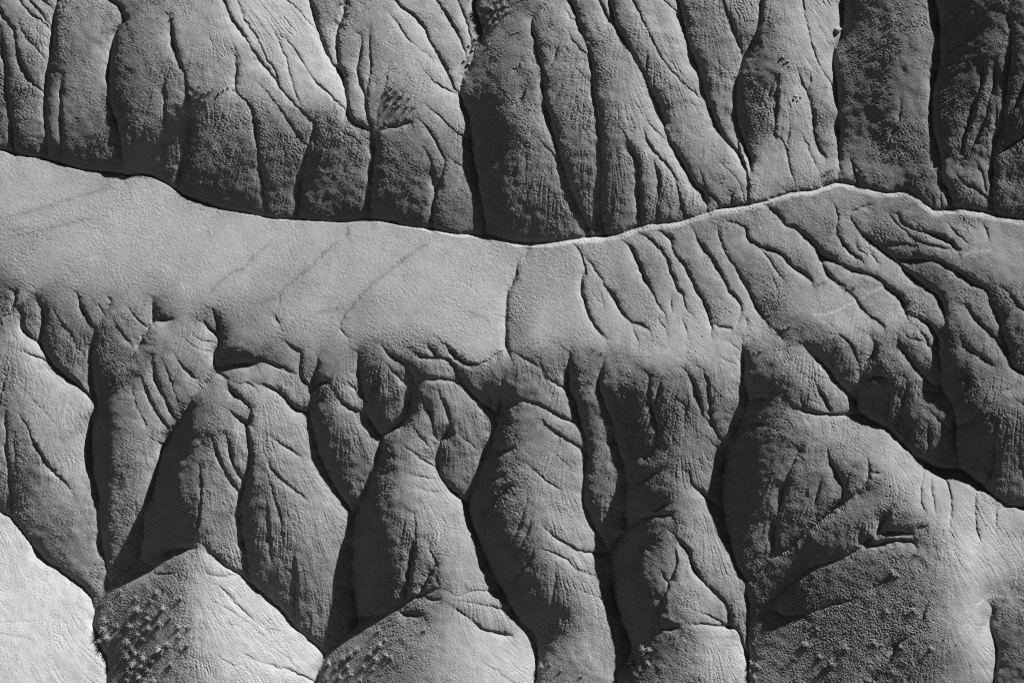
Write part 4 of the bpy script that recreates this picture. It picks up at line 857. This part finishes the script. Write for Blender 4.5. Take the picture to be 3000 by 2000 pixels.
def dist_lines(us, vs, lines, reach, WX, WY, w):
    """distance to incised lines, wandering a little, fading towards each line's head"""
    D = np.full((len(vs), len(us)), reach, np.float32)
    st = us[1] - us[0]
    for p in lines:
        seg = np.hypot(*(p[1:] - p[:-1]).T); arc = np.concatenate([[0], np.cumsum(seg)]); L = arc[-1]
        head = min(60, .45 * L)
        ex = 1.8 * w * (1 - np.clip(arc / head, 0, 1)) ** 1.3 + .8 * w * (1 - np.clip((L - arc) / (head * .4), 0, 1))
        for i in range(len(p) - 1):
            a, b = p[i], p[i + 1]
            far = reach * 2.7 + 8
            x0 = max(0, int((min(a[0], b[0]) - far - U0) / st)); x1 = min(len(us), int((max(a[0], b[0]) + reach + 8 - U0) / st) + 2)
            y0 = max(0, int((min(a[1], b[1]) - reach - 8 - V0) / st)); y1 = min(len(vs), int((max(a[1], b[1]) + far - V0) / st) + 2)
            if x1 <= x0 or y1 <= y0: continue
            X = us[None, x0:x1] + WX[y0:y1, x0:x1] - a[0]; Y = vs[y0:y1, None] + WY[y0:y1, x0:x1] - a[1]
            dx, dy = b[0] - a[0], b[1] - a[1]; LL = dx * dx + dy * dy + 1e-9
            t = np.clip((X * dx + Y * dy) / LL, 0, 1)
            ox, oy = X - t * dx, Y - t * dy
            d0 = np.sqrt(ox ** 2 + oy ** 2)
            # the bank on the weathered, sun-struck side is cut back further and lies gentler
            lee = sstep(.0, .5, (-.76 * ox + .65 * oy) / (d0 + 1e-3))
            d = d0 / (1 + 1.6 * lee) + ex[i] + (ex[i + 1] - ex[i]) * t
            np.minimum(D[y0:y1, x0:x1], d, out=D[y0:y1, x0:x1])
    return D
# ---------------------------------------------------------------- ground objects
def new_mesh(name, co, faces, mat, tone=None, nrm=None, smooth=True):
    me = bpy.data.meshes.new(name)
    me.vertices.add(len(co)); me.vertices.foreach_set('co', np.ascontiguousarray(co, np.float32).ravel())
    nf = len(faces); k = faces.shape[1]
    me.loops.add(nf * k); me.loops.foreach_set('vertex_index', np.ascontiguousarray(faces, np.int32).ravel())
    me.polygons.add(nf); me.polygons.foreach_set('loop_start', np.arange(0, nf * k, k, dtype=np.int32))
    me.update(calc_edges=True)
    me.polygons.foreach_set('use_smooth', np.full(nf, smooth, bool))
    if tone is not None:
        at = me.attributes.new('tone', 'FLOAT', 'POINT'); at.data.foreach_set('value', np.ascontiguousarray(tone, np.float32))
    if nrm is not None:
        me.normals_split_custom_set_from_vertices(nrm)
    me.materials.append(mat)
    o = bpy.data.objects.new(name, me); COL.objects.link(o)
    return o

STEP = 2.0
cus, cvs, CH, _ = coarse_terrain(4.0)
us, vs, H, tone, inw, below_rim = fine_terrain(CH, cus, cvs, STEP)
Pt, Nn, _ns = shade(us, vs, H)
nv, nu = H.shape
idx = np.arange(nv * nu).reshape(nv, nu)
quads = np.stack([idx[:-1, :-1], idx[1:, :-1], idx[1:, 1:], idx[:-1, 1:]], -1).reshape(-1, 4)
fi = .25 * (inw[:-1, :-1] + inw[1:, :-1] + inw[1:, 1:] + inw[:-1, 1:]).ravel()
fr = (.5 * (below_rim[:-1, :-1] + below_rim[1:, 1:]) + np.zeros((nv - 1, nu - 1))).ravel()
kind = np.where(fi < 0, 0, np.where(fi < 1, 1, np.where(fr < 0, 2, 3)))
PF, NF, TF = Pt.reshape(-1, 3), Nn.reshape(-1, 3), tone.ravel()
for k, (nm, lab, cat) in enumerate([
        ('hillside', 'dark fluted clay hillside with long parallel spurs above the pale dry wash', 'hillside'),
        ('dry_wash', 'thin pale dry stream bed winding along the foot of the fluted hillside', 'stream bed'),
        ('terrace', 'smooth light grey clay terrace between the dry wash and the eroded lower spurs', 'terrace'),
        ('badlands', 'deeply gullied grey badland spurs falling away below the terrace', 'badlands')]):
    f = quads[kind == k]
    vi, inv = np.unique(f, return_inverse=True)
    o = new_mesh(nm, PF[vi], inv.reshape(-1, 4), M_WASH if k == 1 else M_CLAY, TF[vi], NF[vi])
    o['label'] = lab; o['category'] = cat; o['kind'] = 'structure'
# the land beyond, one ring sheet joined to the edge of the surveyed ground
edge = np.concatenate([idx[0, :-1:8], idx[:-1:8, -1], idx[-1, :0:-8], idx[:0:-8, 0]])
E = PF[edge]; cen = np.array([0., 5., 0.]); rings = [E * 1.0]
rr_ = random.Random(3)
for j, f in enumerate((1.02, 1.1, 1.25, 1.5, 2, 3, 5, 9, 18, 40)):
    q = cen + (E - cen) * np.array([f, f, 1]); zb = E[:, 2] * (1 / f) - 4 * (1 - 1 / f)
    q[:, 2] = zb + (1 - 1 / f) * 9 * (np.sin(q[:, 0] * .045 + 1.3 * j) * np.cos(q[:, 1] * .05) + .5 * np.sin(q[:, 0] * .13 + q[:, 1] * .09))
    rings.append(q)
ne = len(E); co = np.concatenate(rings); ff = []
for j in range(len(rings) - 1):
    a = np.arange(ne) + j * ne; b = np.roll(np.arange(ne), -1) + j * ne
    ff.append(np.stack([a, a + ne, b + ne, b], -1))
o = new_mesh('ground', co, np.concatenate(ff), M_CLAY, np.full(len(co), .42, np.float32))
o['label'] = 'grey clay badland ground stretching away beyond the hillside'; o['category'] = 'ground'; o['kind'] = 'structure'

# ---------------------------------------------------------------- shrubs and stones
def ground_at(u, v):
    i = (u - U0) / STEP; j = (v - V0) / STEP
    i0, j0 = int(i), int(j); fx, fy = i - i0, j - j0
    return ((Pt[j0, i0] * (1 - fx) + Pt[j0, i0 + 1] * fx) * (1 - fy) + (Pt[j0 + 1, i0] * (1 - fx) + Pt[j0 + 1, i0 + 1] * fx) * fy)

def shrub_mesh(name, seed, blades, spread, mat, leafy):
    """a tuft: thin bent stems fanning from the root, each carrying small leaf blades"""
    g = random.Random(seed); V, F = [], []
    for s in range(blades):
        a = g.uniform(0, 2 * math.pi); tl = g.uniform(.05, spread) ; L = g.uniform(.45, 1.0)
        d = np.array([math.cos(a) * math.sin(tl), math.sin(a) * math.sin(tl), math.cos(tl)])
        side = np.cross(d, [0, 0, 1.]); side /= np.linalg.norm(side) + 1e-6
        base = np.array([math.cos(a), math.sin(a), 0]) * g.uniform(0, .25) - np.array([0, 0, .12])
        w = g.uniform(.018, .035); pts = []
        for t in (0, .5, 1.0):
            p = base + d * L * t + np.array([math.cos(a), math.sin(a), -.35]) * (.28 * t * t * L)
            pts.append(p)
        n0 = len(V)
        V += [pts[0] - side * w, pts[0] + side * w, pts[1] - side * w * .8, pts[1] + side * w * .8, pts[2]]
        F += [(n0, n0 + 1, n0 + 3, n0 + 2), (n0 + 2, n0 + 3, n0 + 4, n0 + 4)]
        for q in range(leafy):
            t = g.uniform(.3, 1); p = base + d * L * t + np.array([math.cos(a), math.sin(a), -.35]) * (.28 * t * t * L)
            r1 = np.array([g.gauss(0, 1) for _ in range(3)]); r1 /= np.linalg.norm(r1)
            r2 = np.cross(r1, [g.gauss(0, 1) for _ in range(3)]); r2 /= np.linalg.norm(r2) + 1e-6
            z = g.uniform(.05, .10); n0 = len(V)
            V += [p, p + r1 * z + r2 * z * .4, p + r1 * z * 1.9, p + r1 * z - r2 * z * .4]
            F.append((n0, n0 + 1, n0 + 2, n0 + 3))
    me = bpy.data.meshes.new(name)
    me.from_pydata([tuple(v) for v in V], [], [tuple(dict.fromkeys(f)) for f in F]); me.materials.append(mat)
    return me
SHM = [shrub_mesh('shrub', 10 + i, 90, (1.25, 1.0, 1.35, 1.15)[i % 4], M_SHRUB, 3) for i in range(6)]

def rock_mesh(name, seed, sub=3):
    bm = bmesh.new(); bmesh.ops.create_icosphere(bm, subdivisions=sub, radius=1)
    g = random.Random(seed); ph = [(g.uniform(0, 6), Vector((g.gauss(0, 1), g.gauss(0, 1), g.gauss(0, 1)))) for _ in range(9)]
    cuts = [(Vector((g.gauss(0, 1), g.gauss(0, 1), g.gauss(0, 1))).normalized(), g.uniform(.55, .85)) for _ in range(9)]
    for v in bm.verts:
        p = v.co.copy(); n = p.normalized(); d = 1.0
        for c, k in cuts:
            t = n.dot(c)
            if t > 0: d = min(d, k / t if t > k else 1.0)
        d += sum(.02 * math.sin(a + 2.5 * q.dot(n)) for a, q in ph)
        v.co = Vector((n.x * d * 1.15, n.y * d * .9, n.z * d * .72))
    me = bpy.data.meshes.new(name); bm.to_mesh(me); bm.free(); me.materials.append(M_ROCK)
    for p in me.polygons: p.use_smooth = sub > 2
    return me
RKM = [rock_mesh('boulder', 50 + i) for i in range(4)]

def describe(pts):
    """what sets each plant of a cluster apart: the outermost and the largest first, the rest by size and side"""
    n = len(pts); out = [None] * n
    if n == 1: return ['%s']
    ext = [('topmost %s', min(range(n), key=lambda i: pts[i][1])), ('lowest %s', max(range(n), key=lambda i: pts[i][1])),
           ('leftmost %s', min(range(n), key=lambda i: pts[i][0])), ('rightmost %s', max(range(n), key=lambda i: pts[i][0]))]
    for t, i in ext:
        if out[i] is None: out[i] = t
    rest = [i for i in range(n) if out[i] is None]
    if not rest: return out
    rest.sort(key=lambda i: -pts[i][2])
    xs = sorted(pts[i][0] for i in rest); ys = sorted(pts[i][1] for i in rest)
    big = pts[rest[0]][2] > (pts[rest[1]][2] if len(rest) > 1 else 0)
    if big: out[rest[0]] = 'largest inner %s'; rest = rest[1:]
    def cells(nx, ny, wx, wy):
        u = {}
        for i in rest:
            a = wx[min(nx - 1, sum(x < pts[i][0] for x in xs) * nx // len(xs))]
            b = wy[min(ny - 1, sum(y < pts[i][1] for y in ys) * ny // len(ys))]
            u.setdefault((b + ' ' + a).strip(), []).append(i)
        return u
    if len(rest) <= 3: u = cells(len(rest) or 1, 1, ['left inner', 'right inner', 'rightmost inner'], [''])
    elif len(rest) <= 9: u = cells(3, 3, ['left', 'middle', 'right'], ['upper', 'central', 'lower'])
    else: u = cells(4, 4, ['far left', 'left', 'right', 'far right'], ['top', 'upper', 'lower', 'bottom'])
    for w, m in u.items():
        m.sort(key=lambda i: -pts[i][2])
        for k, i in enumerate(m):
            out[i] = w + ('' if len(m) == 1 else ' larger' if k == 0 and len(m) == 2 else ' largest' if k == 0 else ' smaller' if len(m) == 2 else ' smallest' if k == len(m) - 1 else ' middling') + ' %s'
    return out

PLANTS = [
 ('dry shrub', 'on the dark left flank of the lower left cone', 'shrubs on the lower left cone',
  'I 1040,965,20 1200,1000,26 920,1080,34 1080,1070,26 700,1150,30 690,1200,34 860,1180,32 780,1190,18 980,1140,20 1060,1170,28 990,1200,28 720,1260,36 790,1240,28 850,1290,32 1180,1190,22 1250,1190,22 1190,1250,24 1240,1310,26 1060,1340,34 1110,1310,26 850,1380,32 900,1360,28 890,1430,34 950,1390,28 980,1470,28 860,1480,28 930,1520,32 1130,1440,24 1020,1540,26 840,1540,22 660,1290,26 660,1340,22 800,960,14 900,1000,16 1000,1020,16 1130,1130,16 950,1270,26 880,1330,24 940,1450,22 820,1340,20 1010,1410,22 910,1240,20'),
 ('spiky shrub', 'on the shaded bottom slope left of the middle', 'shrubs on the bottom middle slope',
  'J 820,1215,22 1120,1210,24 640,1370,32 680,1340,26 590,1400,26 830,1310,28 860,1280,18 760,1370,22 800,1400,26 870,1380,22 490,1430,26 640,1500,26 720,1450,26 560,1520,26 700,1540,22 480,1530,22 1040,1380,16 900,1400,22 540,1460,20 610,1450,22 780,1470,18'),
 ('dark shrub', 'in the hollow at the bottom right of middle', 'shrubs in the bottom right of middle hollow',
  'K 880,1370,26 800,1440,26 760,1460,24 850,1470,24 900,1430,22 820,1500,24 870,1335,30 910,1345,22'),
 ('small shrub', 'on the wrinkled spur foot at the bottom centre', 'shrubs at the bottom centre',
  'K 200,1450,24 260,1440,18 330,1480,16 460,1520,16'),
 ('small shrub', 'beside the narrow gully at the bottom right', 'shrubs beside the bottom right gully',
  'K 1580,1430,22 1620,1450,22 1600,1520,22 1575,1490,18 L 60,1420,18 180,1400,18 240,1310,18'),
 ('lone round shrub', 'on the rough dark lower right slope', 'scattered shrubs on the lower right slope',
  'L 830,840,26 860,855,16 790,1090,22 830,1100,14 970,1085,24 330,1210,14 270,1310,30 430,1430,30 390,1460,20 520,1330,24 710,1300,22 750,1310,14 790,1245,12 1080,1330,22 1160,1275,12 1240,1305,12 350,1390,18 880,1320,18 1200,1350,10 640,1250,12 450,1220,10'),
 ('small shrub', 'just below the curved lip, lower right', 'shrubs below the curved lip', 'L 980,715,16 890,718,9'),
 ('leafy shrub', 'in the clump on the light upper hillside', 'shrubs on the upper middle hillside',
  'B 900,560,30 930,590,28 960,620,24 890,620,26 980,580,22 870,680,20 950,680,24 1000,690,20 1040,700,18 910,700,18 870,590,20 1010,640,18 860,800,16 830,820,16 930,660,18'),
 ('pale shrub', 'in the bouldery top gully beside the dark ridge', 'shrubs in the top gully',
  'B 1510,30,34 1560,50,30 1530,110,26 1580,110,22 1550,150,24 1600,40,26 1490,170,18 1510,210,18 1460,240,14 1590,150,18 1640,30,26 1450,280,14 1610,90,20 1400,370,14 1430,320,12 1540,290,12 1480,90,20 1660,70,20 1500,0,30 1580,0,30 1630,-30,30 1540,70,18'),
 ('dark shrub', 'at the top edge between two light spurs', 'shrubs at the top edge left of centre', 'B 620,80,14 570,10,26 590,40,18 605,-10,20'),
 ('small shrub', 'near the crest of the upper left spur', 'shrubs on the upper left crest', 'A 1135,110,18 430,35,13 520,40,12 1045,110,14'),
 ('dry shrub', 'in the ragged patch above the upper left knoll', 'shrubs above the upper left knoll',
  'A 1300,590,22 1340,600,24 1260,610,20 1380,590,20 1330,650,18 1290,640,20 1360,660,16 1450,600,13 1400,580,16 1240,640,16 1270,680,14 1310,560,14'),
 ('tiny shrub', 'on the light pointed spur, upper right', 'shrubs on the upper right spur', 'D 85,115,15 60,90,12 110,375,15 110,410,14 140,430,12'),
 ('small shrub', 'on the crumbling bank above the dry wash', 'shrubs on the bank above the wash', 'D 400,1120,15 430,1110,14 380,1140,13 360,1150,12 590,1120,14 620,1110,13 650,1150,12'),
 ('small dark shrub', 'on the pale ridge line near the middle', 'shrubs on the middle ridge', 'G 545,830,14 595,850,13 525,825,10'),
 ('small shrub', 'in the row across the middle right slope', 'shrubs on the middle right slope', 'H 500,425,14 530,430,14 570,425,13 340,405,14 380,400,15 480,430,12 365,390,12'),
 ('dark shrub', 'on the shaded knoll right of the middle ridge', 'shrubs on the right knoll', 'G 1600,850,16 1640,840,14 H 120,690,16 150,680,14 90,700,13'),
]
gi = random.Random(5); first = True
for lab, place, grp, spec in PLANTS:
    pts_ = parse(spec); who = describe(pts_)
    for (u, v, r), wh in zip(pts_, who):
        p = ground_at(u, v)
        R_ = r / SHEET_SCALE * .041 * 1.15
        o = bpy.data.objects.new('shrub', SHM[gi.randrange(len(SHM))]); COL.objects.link(o)
        o.location = (p[0], p[1], p[2] - .02); o.rotation_euler = (gi.uniform(-.15, .15), gi.uniform(-.15, .15), gi.uniform(0, 6.28))
        o['label'] = (wh % lab) + ' ' + place; o['category'] = 'shrub'; o['group'] = grp
        o.scale = (R_ * gi.uniform(.9, 1.25), R_ * gi.uniform(.9, 1.25), R_ * gi.uniform(.6, .9))
for lab, grp, spec in [
        ('large dark boulder perched on the edge of the light spur, upper right', None, 'D 452,205,30'),
        ('small pale stone lying alone on the bright slope, lower right', None, 'L 806,271,7'),
        ('tiny dark stone on the pale ridge crest right of the middle', 'stones on the middle ridge', 'G 1250,746,6 1160,851,5 1548,742,5 1205,845,4'),
        ('small rock on the crumbly cap of the light pointed spur, upper right', 'rocks on the upper right spur', 'D 180,635,12 215,640,10 170,650,10 195,660,9 95,375,10 130,405,10'),
        ('small rock in the pale rubble of the top gully beside the dark ridge', 'rocks in the top gully', 'B 1420,330,12 1395,420,12 1380,470,10 1370,400,11 1350,560,9 1440,260,12 1400,300,10 1475,230,13'),
        ('small rock on the eroded ledge above the dark knoll, upper left', 'rocks on the upper left ledge', 'A 1500,575,10 1535,590,9 1470,590,9 1440,610,10')]:
    pts_ = parse(spec)
    for (u, v, r), wh in zip(pts_, describe(pts_)):
        p = ground_at(u, v); R_ = r / SHEET_SCALE * .041
        o = bpy.data.objects.new('boulder' if r > 20 else 'rock', RKM[gi.randrange(4)]); COL.objects.link(o)
        o.location = (p[0], p[1], p[2] + R_ * .25); o.scale = (R_,) * 3; o.rotation_euler = (0, 0, gi.uniform(0, 6.28))
        o['label'] = wh % lab; o['category'] = 'rock'
        if grp: o['group'] = grp
